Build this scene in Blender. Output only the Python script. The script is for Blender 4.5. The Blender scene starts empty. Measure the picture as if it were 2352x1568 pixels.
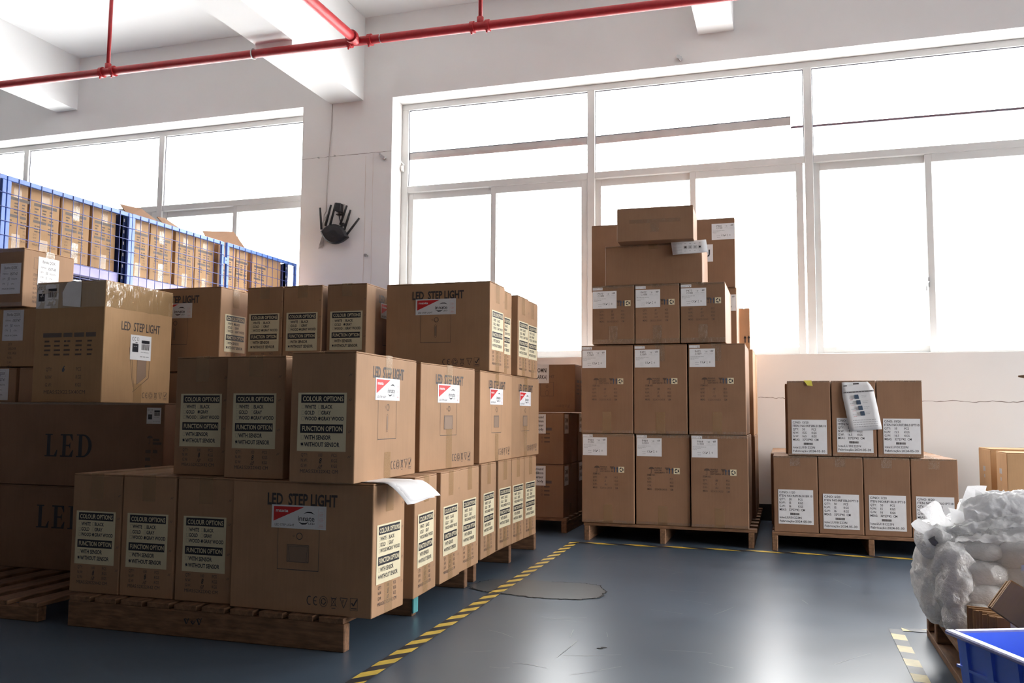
import bpy, bmesh, math, random
from mathutils import Matrix, Vector, noise
random.seed(7)
D = bpy.data
scene = bpy.context.scene
COL = scene.collection
rad = math.radians

# ------------------------------------------------------------------ camera, sky, exposure
cam = D.objects.new('camera', D.cameras.new('camera'))
COL.objects.link(cam)
yaw, pitch, roll = rad(-17.434), rad(4.759), rad(0.410)
F = Vector((math.sin(yaw)*math.cos(pitch), math.cos(yaw)*math.cos(pitch), math.sin(pitch)))
R0 = Vector((math.cos(yaw), -math.sin(yaw), 0)); U0 = R0.cross(F)
Rv = R0*math.cos(roll)+U0*math.sin(roll); Uv = U0*math.cos(roll)-R0*math.sin(roll)
m = Matrix((Rv, Uv, -F)).transposed().to_4x4(); m.translation = (0, 0, 0.75)
cam.matrix_world = m
cam.data.sensor_width = 36; cam.data.sensor_fit = 'HORIZONTAL'
cam.data.lens = 2000.7/2352*36
cam.data.clip_start = 0.05
scene.camera = cam
w = D.worlds.new('overcast_sky'); scene.world = w; w.use_nodes = True
w.node_tree.nodes['Background'].inputs[0].default_value = (1.0, 0.985, 0.97, 1)
w.node_tree.nodes['Background'].inputs[1].default_value = 5.0
scene.view_settings.view_transform = 'Standard'
scene.view_settings.look = 'None'
scene.view_settings.gamma = 1
scene.view_settings.exposure = 1.86
scene.view_settings.use_curve_mapping = False
sun = D.objects.new('sun', D.lights.new('sun', 'SUN')); COL.objects.link(sun)      # added behind the building, lights the unseen yard to brighten the ceiling
sun.data.energy = 4; sun.data.angle = rad(2); sun.rotation_euler = (rad(40), 0, rad(-10))
cy = scene.cycles
cy.max_bounces = 12; cy.diffuse_bounces = 6; cy.glossy_bounces = 4; cy.transparent_max_bounces = 16
cy.use_denoising = True
cy.sample_clamp_indirect = 8
cy.caustics_reflective = False; cy.caustics_refractive = False

def portal(x0, x1, z0, z1, y, right=False):                      # sampling portals in the windows and the added doorway
    l = D.lights.new('window_portal', 'AREA'); l.shape = 'RECTANGLE'
    l.size = x1-x0; l.size_y = z1-z0; l.cycles.is_portal = True
    o = D.objects.new('window_portal', l); COL.objects.link(o)
    o.location = ((x0+x1)/2, y, (z0+z1)/2); o.rotation_euler = (rad(-90), 0, 0)
    if right: o.location = (y, (x0+x1)/2, (z0+z1)/2); o.rotation_euler = (rad(-90), 0, rad(-90))
OPEN = [(-9.1, -4.03), (-3.163, 1.95), (2.85, 5.2)]
for a_, b_ in OPEN: portal(a_, b_, 1.195, 3.445, 6.90)
portal(1.8, 4.5, 0, 3.445, 5.69, True)

# ------------------------------------------------------------------ materials
def mat(name, col, rough=0.6, metal=0, spec=0.5, noise_amt=0.0, scale=20, bump=0, stretch=None, detail=4, coat=0, sheen=None, transl=0):
    m = D.materials.new(name); m.use_nodes = True
    nt = m.node_tree; b = nt.nodes['Principled BSDF']
    b.inputs['Base Color'].default_value = (*col, 1); b.inputs['Roughness'].default_value = rough
    b.inputs['Metallic'].default_value = metal; b.inputs['Specular IOR Level'].default_value = spec
    if coat: b.inputs['Coat Weight'].default_value = coat; b.inputs['Coat Roughness'].default_value = 0.15
    if noise_amt or bump:
        tc = nt.nodes.new('ShaderNodeTexCoord'); mp = nt.nodes.new('ShaderNodeMapping')
        n = nt.nodes.new('ShaderNodeTexNoise'); n.inputs['Scale'].default_value = scale; n.inputs['Detail'].default_value = detail
        if stretch: mp.inputs['Scale'].default_value = stretch
        nt.links.new(tc.outputs['Object'], mp.inputs[0]); nt.links.new(mp.outputs[0], n.inputs['Vector'])
        if noise_amt:
            r = nt.nodes.new('ShaderNodeValToRGB')
            r.color_ramp.elements[0].position = 0.3; r.color_ramp.elements[1].position = 0.7
            r.color_ramp.elements[0].color = (*[c*(1-noise_amt) for c in col], 1)
            r.color_ramp.elements[1].color = (*[min(1, c*(1+noise_amt)) for c in col], 1)
            nt.links.new(n.outputs['Fac'], r.inputs[0]); nt.links.new(r.outputs[0], b.inputs['Base Color'])
        if bump:
            bp = nt.nodes.new('ShaderNodeBump'); bp.inputs['Strength'].default_value = bump; bp.inputs['Distance'].default_value = 0.01
            nt.links.new(n.outputs['Fac'], bp.inputs['Height']); nt.links.new(bp.outputs[0], b.inputs['Normal'])
    return m

def cardboard(name, col):
    m = mat(name, col, 0.7, spec=0.25)
    nt = m.node_tree; b = nt.nodes['Principled BSDF']; L = nt.links.new; N = nt.nodes.new
    tc = N('ShaderNodeTexCoord'); oi = N('ShaderNodeObjectInfo')
    n1 = N('ShaderNodeTexNoise'); n1.inputs['Scale'].default_value = 6; n1.inputs['Detail'].default_value = 5
    add = N('ShaderNodeVectorMath'); add.operation = 'ADD'
    L(tc.outputs['Object'], add.inputs[0]); L(oi.outputs['Location'], add.inputs[1]); L(add.outputs[0], n1.inputs['Vector'])
    mp = N('ShaderNodeMapping'); mp.inputs['Scale'].default_value = (1, 1, 0.04); L(add.outputs[0], mp.inputs[0])
    n2 = N('ShaderNodeTexNoise'); n2.inputs['Scale'].default_value = 160; n2.inputs['Detail'].default_value = 2; L(mp.outputs[0], n2.inputs['Vector'])
    n3 = N('ShaderNodeTexNoise'); n3.inputs['Scale'].default_value = 500; L(add.outputs[0], n3.inputs['Vector'])
    ma = N('ShaderNodeMath'); ma.operation = 'MULTIPLY_ADD'; ma.inputs[1].default_value = 0.35; L(n2.outputs['Fac'], ma.inputs[0]); L(n1.outputs['Fac'], ma.inputs[2])
    mb = N('ShaderNodeMath'); mb.operation = 'MULTIPLY_ADD'; mb.inputs[1].default_value = 0.25; L(n3.outputs['Fac'], mb.inputs[0]); L(ma.outputs[0], mb.inputs[2])
    r = N('ShaderNodeValToRGB'); r.color_ramp.elements[0].position = 0.45; r.color_ramp.elements[1].position = 1.15
    r.color_ramp.elements[0].color = (*[c*0.88 for c in col], 1); r.color_ramp.elements[1].color = (*[c*1.1 for c in col], 1)
    L(mb.outputs[0], r.inputs[0])
    hs = N('ShaderNodeHueSaturation'); mr = N('ShaderNodeMapRange'); mr.inputs[3].default_value = 0.9; mr.inputs[4].default_value = 1.1
    L(oi.outputs['Random'], mr.inputs[0]); L(mr.outputs[0], hs.inputs['Value']); L(r.outputs[0], hs.inputs['Color']); L(hs.outputs[0], b.inputs['Base Color'])
    bp = N('ShaderNodeBump'); bp.inputs['Strength'].default_value = 0.12; bp.inputs['Distance'].default_value = 0.004
    L(ma.outputs[0], bp.inputs['Height']); L(bp.outputs[0], b.inputs['Normal'])
    return m

def film(name, col, rough, alpha, wr=60, strength=0.5, base=0.05):          # see-through tape with wrinkles
    m = D.materials.new(name); m.use_nodes = True; nt = m.node_tree; nt.nodes.clear(); N = nt.nodes.new; L = nt.links.new
    out = N('ShaderNodeOutputMaterial'); t = N('ShaderNodeBsdfTransparent'); d = N('ShaderNodeBsdfDiffuse'); g = N('ShaderNodeBsdfGlossy')
    d.inputs[0].default_value = (*col, 1); g.inputs['Roughness'].default_value = rough; t.inputs[0].default_value = (1, 0.99, 0.96, 1)
    tc = N('ShaderNodeTexCoord'); mp = N('ShaderNodeMapping'); mp.inputs['Scale'].default_value = (1, 1, 0.3)
    n = N('ShaderNodeTexNoise'); n.inputs['Scale'].default_value = wr; n.inputs['Detail'].default_value = 3
    bp = N('ShaderNodeBump'); bp.inputs['Strength'].default_value = strength; bp.inputs['Distance'].default_value = 0.01
    L(tc.outputs['Object'], mp.inputs[0]); L(mp.outputs[0], n.inputs['Vector']); L(n.outputs['Fac'], bp.inputs['Height']); L(bp.outputs[0], g.inputs['Normal'])
    a = N('ShaderNodeMixShader'); a.inputs[0].default_value = alpha; L(t.outputs[0], a.inputs[1]); L(d.outputs[0], a.inputs[2])
    lw = N('ShaderNodeLayerWeight'); lw.inputs['Blend'].default_value = 0.25; L(bp.outputs[0], lw.inputs['Normal'])
    ml = N('ShaderNodeMath'); ml.operation = 'POWER'; ml.inputs[1].default_value = 2.5; L(lw.outputs['Facing'], ml.inputs[0])
    m2 = N('ShaderNodeMath'); m2.operation = 'MULTIPLY_ADD'; m2.inputs[1].default_value = 0.6; m2.inputs[2].default_value = base; L(ml.outputs[0], m2.inputs[0])
    x = N('ShaderNodeMixShader'); L(m2.outputs[0], x.inputs[0]); L(a.outputs[0], x.inputs[1]); L(g.outputs[0], x.inputs[2]); L(x.outputs[0], out.inputs[0])
    return m

KRAFT = cardboard('kraft_cardboard', (0.40, 0.240, 0.140))
KRAFT_RED = cardboard('reddish_cardboard', (0.275, 0.155, 0.092))
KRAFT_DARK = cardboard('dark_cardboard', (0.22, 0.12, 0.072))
KRAFT_YEL = cardboard('yellow_cardboard', (0.44, 0.27, 0.14))
PAPER = mat('white_paper', (0.80, 0.80, 0.82), 0.55, noise_amt=0.03, scale=30)
CREAM = mat('cream_sticker', (0.74, 0.66, 0.46), 0.5, noise_amt=0.03, scale=30)
INK = mat('black_ink', (0.012, 0.013, 0.022), 0.5)
PRINT = mat('grey_box_print', (0.055, 0.045, 0.046), 0.6)
FADE = mat('faded_box_print', (0.105, 0.068, 0.05), 0.65)
GREY = mat('grey_fine_print', (0.38, 0.38, 0.40), 0.6)
RED = mat('red_ink', (0.62, 0.02, 0.025), 0.5)
PINK = mat('pale_red_print', (0.70, 0.35, 0.36), 0.5)
BLUEINK = mat('dark_blue_print', (0.05, 0.08, 0.13), 0.6)
BROWNINK = mat('brown_band_print', (0.115, 0.085, 0.072), 0.6)
TINT = mat('pale_tint_print', (0.27, 0.18, 0.125), 0.65)
ART = [PAPER, CREAM, INK, PRINT, FADE, GREY, RED, PINK, BLUEINK, BROWNINK, TINT]
P_, C_, I_, PR_, FD_, G_, R_, PK_, BL_, BR_, TN_ = range(11)
TAPE = film('buff_packing_tape', (0.50, 0.32, 0.16), 0.25, 0.32, 30, 0.15)
CLEAR = film('clear_packing_tape', (0.55, 0.42, 0.30), 0.10, 0.10, 55, 0.9, 0.12)
WOOD = mat('pallet_wood', (0.22, 0.112, 0.058), 0.75, noise_amt=0.35, scale=9, stretch=(1.5, 8, 8), bump=0.3)
WOODY = mat('pallet_wood_lengthwise', (0.22, 0.115, 0.060), 0.75, noise_amt=0.35, scale=9, stretch=(8, 1.5, 8), bump=0.3)
WOODL = mat('pale_pallet_wood', (0.42, 0.25, 0.13), 0.75, noise_amt=0.3, scale=9, stretch=(8, 1.5, 8), bump=0.3)
WALL = mat('wall_paint', (0.75, 0.738, 0.728), 0.8, spec=0.2, noise_amt=0.035, scale=1.3, bump=0.05, detail=8)
ASPH = mat('added_grey_asphalt', (0.07, 0.07, 0.072), 0.9, noise_amt=0.2, scale=8)
CONC = mat('added_concrete_yard', (0.60, 0.60, 0.60), 0.9, noise_amt=0.06, scale=0.6)
DARKWALL = mat('dark_fill_cutter', (0.10, 0.09, 0.085), 0.8, spec=0.2, noise_amt=0.1, scale=2)  # dark tone set to cut bounce light from unseen surfaces
CEIL = mat('ceiling_paint', (0.84, 0.85, 0.85), 0.85, spec=0.2, noise_amt=0.02, scale=1.0)
ALU = mat('window_aluminium', (0.62, 0.62, 0.61), 0.45, spec=0.5, noise_amt=0.04, scale=5)
PINKALU = mat('film_covered_bar', (0.62, 0.55, 0.53), 0.5, noise_amt=0.08, scale=9)
RUBBER = mat('window_gasket', (0.10, 0.10, 0.13), 0.6)
REDP = mat('red_pipe_paint', (0.40, 0.014, 0.02), 0.5, noise_amt=0.12, scale=25, bump=0.05)
STEEL = mat('galvanised_steel', (0.5, 0.5, 0.5), 0.35, metal=0.9)
BLUE = mat('blue_rack_paint', (0.10, 0.21, 0.62), 0.4, noise_amt=0.12, scale=10)
BLUED = mat('dark_blue_upright', (0.015, 0.03, 0.12), 0.45, noise_amt=0.2, scale=10)
WIRE = mat('blue_wire', (0.05, 0.08, 0.32), 0.4)
BLACKP = mat('black_plastic', (0.012, 0.012, 0.015), 0.45, noise_amt=0.3, scale=60)
BLACK = mat('black_skirting', (0.012, 0.011, 0.012), 0.5)
CABLEW = mat('white_cable', (0.62, 0.60, 0.58), 0.5)
CABLEC = mat('clear_grey_cable', (0.45, 0.42, 0.40), 0.35)
CRACK = mat('crack_dirt', (0.16, 0.12, 0.10), 0.9)
DARKC = mat('floor_crack', (0.03, 0.03, 0.032), 0.9)
STAIN = mat('water_stain', (0.66, 0.60, 0.555), 0.85, noise_amt=0.06, scale=20)
TYEL = mat('yellow_floor_tape', (0.72, 0.50, 0.075), 0.5, noise_amt=0.12, scale=30)
TBLK = mat('black_floor_tape', (0.035, 0.033, 0.038), 0.42, noise_amt=0.2, scale=30)
TPALE = mat('pale_yellow_floor_tape', (0.76, 0.63, 0.30), 0.5, noise_amt=0.10, scale=30)
TGREY = mat('worn_grey_floor_tape', (0.045, 0.05, 0.065), 0.45, noise_amt=0.2, scale=30)
CRATE = mat('blue_crate_plastic', (0.13, 0.27, 1.0), 0.32, spec=0.6, noise_amt=0.05, scale=14)
CRATER = mat('scuffed_crate_rim', (0.30, 0.33, 0.74), 0.4, noise_amt=0.12, scale=40)
TEAL = mat('teal_plastic_strip', (0.10, 0.36, 0.38), 0.4)
STRAP = mat('white_strap', (0.78, 0.78, 0.82), 0.35)
YNOTE = mat('yellow_note', (0.80, 0.72, 0.12), 0.5)
LILAC = mat('lilac_shelf_paint', (0.36, 0.33, 0.72), 0.4, noise_amt=0.1, scale=8)

def film_white():
    m = mat('crumpled_white_film', (0.95, 0.95, 0.955), 0.24, spec=0.55)
    nt = m.node_tree; b = nt.nodes['Principled BSDF']; L = nt.links.new; N = nt.nodes.new
    tc = N('ShaderNodeTexCoord'); v = N('ShaderNodeTexVoronoi'); v.feature = 'DISTANCE_TO_EDGE'; v.inputs['Scale'].default_value = 13
    n = N('ShaderNodeTexNoise'); n.inputs['Scale'].default_value = 9; n.inputs['Detail'].default_value = 3
    mx = N('ShaderNodeVectorMath'); mx.operation = 'MULTIPLY_ADD'; mx.inputs[1].default_value = (0.12, 0.12, 0.12)
    L(n.outputs['Color'], mx.inputs[0]); L(tc.outputs['Object'], mx.inputs[2]); L(mx.outputs[0], v.inputs['Vector'])
    a = N('ShaderNodeMath'); a.operation = 'MULTIPLY_ADD'; a.inputs[1].default_value = 0.6; L(n.outputs['Fac'], a.inputs[0]); L(v.outputs['Distance'], a.inputs[2])
    bp = N('ShaderNodeBump'); bp.inputs['Strength'].default_value = 0.35; bp.inputs['Distance'].default_value = 0.03
    L(a.outputs[0], bp.inputs['Height']); L(bp.outputs[0], b.inputs['Normal'])
    b.inputs['Subsurface Weight'].default_value = 0.8; b.inputs['Subsurface Radius'].default_value = (1, 1, 1); b.inputs['Subsurface Scale'].default_value = 0.035
    tr = N('ShaderNodeBsdfTranslucent'); tr.inputs['Color'].default_value = (0.85, 0.85, 0.86, 1); ms = N('ShaderNodeMixShader'); ms.inputs[0].default_value = 0.30
    out = nt.nodes['Material Output']; L(b.outputs[0], ms.inputs[1]); L(tr.outputs[0], ms.inputs[2]); L(ms.outputs[0], out.inputs[0])
    return m
FILM = film_white()
def sheet_film():                                    # a single layer of thin white film, light shines through it
    m = D.materials.new('thin_white_film'); m.use_nodes = True; nt = m.node_tree; b = nt.nodes['Principled BSDF']; L = nt.links.new; N = nt.nodes.new
    b.inputs['Base Color'].default_value = (0.93, 0.93, 0.94, 1); b.inputs['Roughness'].default_value = 0.3
    tc = N('ShaderNodeTexCoord'); n = N('ShaderNodeTexNoise'); n.inputs['Scale'].default_value = 30; n.inputs['Detail'].default_value = 5; L(tc.outputs['Object'], n.inputs['Vector'])
    bp = N('ShaderNodeBump'); bp.inputs['Strength'].default_value = 0.5; bp.inputs['Distance'].default_value = 0.02; L(n.outputs['Fac'], bp.inputs['Height']); L(bp.outputs[0], b.inputs['Normal'])
    tr = N('ShaderNodeBsdfTranslucent'); tr.inputs['Color'].default_value = (0.93, 0.93, 0.94, 1); ms = N('ShaderNodeMixShader'); ms.inputs[0].default_value = 0.55
    L(b.outputs[0], ms.inputs[1]); L(tr.outputs[0], ms.inputs[2]); L(ms.outputs[0], nt.nodes['Material Output'].inputs[0])
    return m
FILM2 = sheet_film()

def glass():
    m = D.materials.new('window_glass'); m.use_nodes = True; nt = m.node_tree; nt.nodes.clear(); N = nt.nodes.new; L = nt.links.new
    out = N('ShaderNodeOutputMaterial'); t = N('ShaderNodeBsdfTransparent'); g = N('ShaderNodeBsdfGlossy'); mx = N('ShaderNodeMixShader'); lw = N('ShaderNodeLayerWeight')
    pw = N('ShaderNodeMath'); pw.operation = 'POWER'; pw.inputs[1].default_value = 5; ma = N('ShaderNodeMath'); ma.operation = 'MULTIPLY_ADD'; ma.inputs[1].default_value = 0.5; ma.inputs[2].default_value = 0.03
    t.inputs[0].default_value = (0.97, 0.98, 0.98, 1); g.inputs['Roughness'].default_value = 0.02; lw.inputs['Blend'].default_value = 0.5
    L(lw.outputs['Facing'], pw.inputs[0]); L(pw.outputs[0], ma.inputs[0]); L(ma.outputs[0], mx.inputs[0]); L(t.outputs[0], mx.inputs[1]); L(g.outputs[0], mx.inputs[2]); L(mx.outputs[0], out.inputs[0])
    return m
GLASS = glass()

def floor_mat():
    m = mat('grey_epoxy_floor', (0.17, 0.195, 0.215), 0.28, spec=0.5)
    nt = m.node_tree; b = nt.nodes['Principled BSDF']; L = nt.links.new; N = nt.nodes.new
    tc = N('ShaderNodeTexCoord')
    n = N('ShaderNodeTexNoise'); n.inputs['Scale'].default_value = 1.1; n.inputs['Detail'].default_value = 5; n.inputs['Roughness'].default_value = 0.55
    mp = N('ShaderNodeMapping'); mp.inputs['Rotation'].default_value = (0, 0, 0.6); mp.inputs['Scale'].default_value = (1, 1.8, 1)
    n2 = N('ShaderNodeTexNoise'); n2.inputs['Scale'].default_value = 2.4; n2.inputs['Detail'].default_value = 4; n2.inputs['Roughness'].default_value = 0.55
    L(tc.outputs['Object'], n.inputs['Vector']); L(tc.outputs['Object'], mp.inputs[0]); L(mp.outputs[0], n2.inputs['Vector'])
    r = N('ShaderNodeValToRGB'); r.color_ramp.elements[0].position = 0.2; r.color_ramp.elements[1].position = 0.8
    r.color_ramp.elements[0].color = (0.056, 0.085, 0.124, 1); r.color_ramp.elements[1].color = (0.096, 0.134, 0.182, 1)
    mxx = N('ShaderNodeMath'); mxx.operation = 'MULTIPLY_ADD'; mxx.inputs[1].default_value = 0.5; 
    hf = N('ShaderNodeMath'); hf.operation = 'MULTIPLY'; hf.inputs[1].default_value = 0.5; L(n.outputs['Fac'], hf.inputs[0])
    L(n2.outputs['Fac'], mxx.inputs[0]); L(hf.outputs[0], mxx.inputs[2]); L(mxx.outputs[0], r.inputs[0]); L(r.outputs[0], b.inputs['Base Color'])
    rr = N('ShaderNodeMapRange'); rr.inputs[1].default_value = 0.3; rr.inputs[2].default_value = 0.7; rr.inputs[3].default_value = 0.29; rr.inputs[4].default_value = 0.33
    L(n2.outputs['Fac'], rr.inputs[0]); L(rr.outputs[0], b.inputs['Roughness'])
    return m
FLOOR = floor_mat()
PATCH = mat('cement_patch', (0.10, 0.108, 0.116), 0.32, noise_amt=0.08, scale=6, bump=0.05)

# ------------------------------------------------------------------ geometry helpers
def link(name, me, parent=None, M=None):
    o = D.objects.new(name, me); COL.objects.link(o)
    if parent is not None: o.parent = parent
    if M is not None: o.matrix_local = M
    return o

class MB:
    def __init__(s): s.v = []; s.f = []; s.m = []
    def add(s, vs, fs, mi=0):
        k = len(s.v); s.v += [tuple(p) for p in vs]; s.f += [tuple(k+i for i in f) for f in fs]; s.m += [mi]*len(fs); return s
    def box(s, x0, x1, y0, y1, z0, z1, mi=0, M=None):
        vs = [Vector((x, y, z)) for z in (z0, z1) for y in (y0, y1) for x in (x0, x1)]
        if M is not None: vs = [M @ p for p in vs]
        return s.add(vs, [(0, 2, 3, 1), (4, 5, 7, 6), (0, 1, 5, 4), (2, 6, 7, 3), (0, 4, 6, 2), (1, 3, 7, 5)], mi)
    def tube(s, pts, r, n=8, mi=0, caps=True):
        pts = [Vector(p) for p in pts]; rings = []; k0 = len(s.v); up = None
        for i, p in enumerate(pts):
            t = (pts[min(i+1, len(pts)-1)]-pts[max(i-1, 0)]).normalized()
            if up is None: up = t.orthogonal().normalized()
            up = (up-t*up.dot(t)).normalized(); sd = t.cross(up)
            rr = r[i] if isinstance(r, (list, tuple)) else r
            for k in range(n):
                a = 2*math.pi*k/n; s.v.append(tuple(p+(up*math.cos(a)+sd*math.sin(a))*rr))
        for i in range(len(pts)-1):
            for k in range(n):
                a = k0+i*n+k; b = k0+i*n+(k+1) % n
                s.f.append((a, b, b+n, a+n)); s.m.append(mi)
        if caps:
            s.f.append(tuple(k0+k for k in range(n))[::-1]); s.m.append(mi)
            e = k0+(len(pts)-1)*n; s.f.append(tuple(e+k for k in range(n))); s.m.append(mi)
        return s
    def ribbon(s, pts, w, z, mi=0):                 # flat ribbon in the XY plane at height z
        L = []
        for i, p in enumerate(pts):
            a = pts[max(i-1, 0)]; b = pts[min(i+1, len(pts)-1)]
            dx, dy = b[0]-a[0], b[1]-a[1]; l = math.hypot(dx, dy) or 1
            ww = w*(0.4+random.random()*0.9)/2
            L.append((p[0]-dy/l*ww, p[1]+dx/l*ww, z)); L.append((p[0]+dy/l*ww, p[1]-dx/l*ww, z))
        return s.add(L, [(2*i+1, 2*i+3, 2*i+2, 2*i) for i in range(len(pts)-1)], mi)
    def mesh(s, name, mats, smooth=False, bevel=0, seg=1):
        me = D.meshes.new(name); me.from_pydata(s.v, [], s.f)
        for m in (mats if isinstance(mats, (list, tuple)) else [mats]): me.materials.append(m)
        me.polygons.foreach_set('material_index', s.m)
        if bevel:
            bm = bmesh.new(); bm.from_mesh(me); bmesh.ops.bevel(bm, geom=bm.edges[:], offset=bevel, segments=seg, affect='EDGES', profile=0.5)
            bm.to_mesh(me); bm.free()
        if smooth: me.polygons.foreach_set('use_smooth', [True]*len(me.polygons))
        me.update(); return me
    def obj(s, name, mats, parent=None, M=None, **k): return link(name, s.mesh(name, mats, **k), parent, M)

def tag(o, label, cat, group=None):
    o['label'] = label; o['category'] = cat
    if group: o['group'] = group
    return o
def thing(name, label, cat, loc=(0, 0, 0), rz=0, group=None):
    o = D.objects.new(name, None); COL.objects.link(o); o.location = loc; o.rotation_euler = (0, 0, rz); o.empty_display_size = 0.05
    return tag(o, label, cat, group)
def struct(o): o['kind'] = 'structure'; return o

# ------------------------------------------------------------------ flat print: labels and lettering
_tx = {}
def glyphs(s, bold):
    k = (s, bold)
    if k not in _tx:
        c = D.curves.new('t', 'FONT'); c.body = s; c.size = 1; c.resolution_u = 2; c.offset = bold
        o = D.objects.new('t', c); COL.objects.link(o)
        me = o.to_mesh()
        v = [(p.co.x, p.co.y) for p in me.vertices]; f = [tuple(p.vertices) for p in me.polygons]
        o.to_mesh_clear(); D.objects.remove(o); D.curves.remove(c)
        xs = [p[0] for p in v] or [0, 1]
        _tx[k] = (v, f, min(xs), max(xs))
    return _tx[k]

class Art:
    def __init__(s): s.b = MB(); s.l = 0.0
    def poly(s, pts, m, lay=0): s.b.add([(x, y, s.l+lay*0.0002) for x, y in pts], [tuple(range(len(pts)))], m); return s
    def rect(s, x0, y0, x1, y1, m, lay=0): return s.poly([(x0, y0), (x1, y0), (x1, y1), (x0, y1)], m, lay)
    def line(s, x0, y0, x1, y1, w, m, lay=1):
        dx, dy = x1-x0, y1-y0; l = math.hypot(dx, dy) or 1; a, b = -dy/l*w/2, dx/l*w/2
        return s.poly([(x0+a, y0+b), (x0-a, y0-b), (x1-a, y1-b), (x1+a, y1+b)], m, lay)
    def frame(s, x0, y0, x1, y1, w, m, lay=1):
        for q in ((x0, y0, x1, y0), (x1, y0, x1, y1), (x1, y1, x0, y1), (x0, y1, x0, y0)): s.line(*q, w, m, lay)
        return s
    def ring(s, cx, cy, rx, ry, w, m, lay=1, a0=0, a1=360, n=20):
        P = []
        for i in range(n+1):
            a = rad(a0+(a1-a0)*i/n); P += [(cx+rx*math.cos(a), cy+ry*math.sin(a)), (cx+(rx-w)*math.cos(a), cy+(ry-w)*math.sin(a))]
        s.b.add([(x, y, s.l+lay*0.0002) for x, y in P], [(2*i, 2*i+2, 2*i+3, 2*i+1) for i in range(n)], m); return s
    def disc(s, cx, cy, rx, ry, m, lay=1, a0=0, a1=360, n=16):
        return s.poly([(cx+rx*math.cos(rad(a0+(a1-a0)*i/n)), cy+ry*math.sin(rad(a0+(a1-a0)*i/n))) for i in range(n+(0 if a1-a0 == 360 else 1))], m, lay)
    def text(s, t, x, y, h, m, w=None, bold=0.0, lay=1, al='l', sx=0.8, shear=0):
        v, f, a, b = glyphs(t, bold); sc = h/0.70
        kx = (w/(b-a)) if w else sc*sx
        x0 = x-(0 if al == 'l' else (b-a)*kx*(0.5 if al == 'c' else 1))
        s.b.add([((px-a)*kx+x0+shear*py*sc, y+py*sc, s.l+lay*0.0002) for px, py in v], f, m); return s
    def micro(s, x0, x1, y, h, m, lay=1, seed=0):    # print too small to read: a dashed row
        rn = random.Random(seed+int(x0*1e4)+int(y*1e4)); x = x0
        while x < x1-h:
            l = min(h*(1.5+rn.random()*4), x1-x); s.rect(x, y, x+l, y+h, m, lay); x += l+h*0.8
        return s
    def mesh(s, name): return s.b.mesh(name, ART)

def ce_row(a, u, v, sc, m):                          # CE mark, recycle ring, crossed bin, F triangle, ticked box
    a.ring(u+.010*sc, v+.018*sc, .010*sc, .014*sc, .003*sc, m, a0=60, a1=300)
    a.ring(u+.033*sc, v+.018*sc, .010*sc, .014*sc, .003*sc, m, a0=60, a1=300); a.line(u+.024*sc, v+.018*sc, u+.035*sc, v+.018*sc, .0028*sc, m)
    a.ring(u+.060*sc, v+.018*sc, .0145*sc, .0165*sc, .0016*sc, m); a.ring(u+.060*sc, v+.018*sc, .009*sc, .010*sc, .003*sc, m, a0=20, a1=120); a.ring(u+.060*sc, v+.018*sc, .009*sc, .010*sc, .003*sc, m, a0=140, a1=240); a.ring(u+.060*sc, v+.018*sc, .009*sc, .010*sc, .003*sc, m, a0=260, a1=360)
    x = u+.086*sc; a.line(x, v+.004*sc, x+.02*sc, v+.034*sc, .0016*sc, m); a.line(x+.02*sc, v+.004*sc, x, v+.034*sc, .0016*sc, m); a.frame(x+.003*sc, v+.008*sc, x+.017*sc, v+.028*sc, .0012*sc, m); a.line(x+.001*sc, v+.030*sc, x+.019*sc, v+.030*sc, .002*sc, m); a.line(x+.003*sc, v+.0, x+.017*sc, v+.0, .002*sc, m)
    x = u+.118*sc; a.line(x, v+.033*sc, x+.026*sc, v+.033*sc, .0018*sc, m); a.line(x, v+.033*sc, x+.013*sc, v+.003*sc, .0018*sc, m); a.line(x+.026*sc, v+.033*sc, x+.013*sc, v+.003*sc, .0018*sc, m); a.text('F', x+.009*sc, v+.016*sc, .011*sc, m)
    x = u+.154*sc; a.frame(x, v-.002*sc, x+.025*sc, v+.035*sc, .0012*sc, m); a.line(x+.005*sc, v+.02*sc, x+.011*sc, v+.012*sc, .004*sc, m); a.line(x+.011*sc, v+.012*sc, x+.023*sc, v+.032*sc, .004*sc, m); a.line(x+.003*sc, v+.004*sc, x+.022*sc, v+.004*sc, .003*sc, m)

_art = {}
def art(key, fn):
    if key not in _art:
        a = Art(); name = fn(a); _art[key] = (name, a.mesh(name))
    return _art[key]

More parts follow.
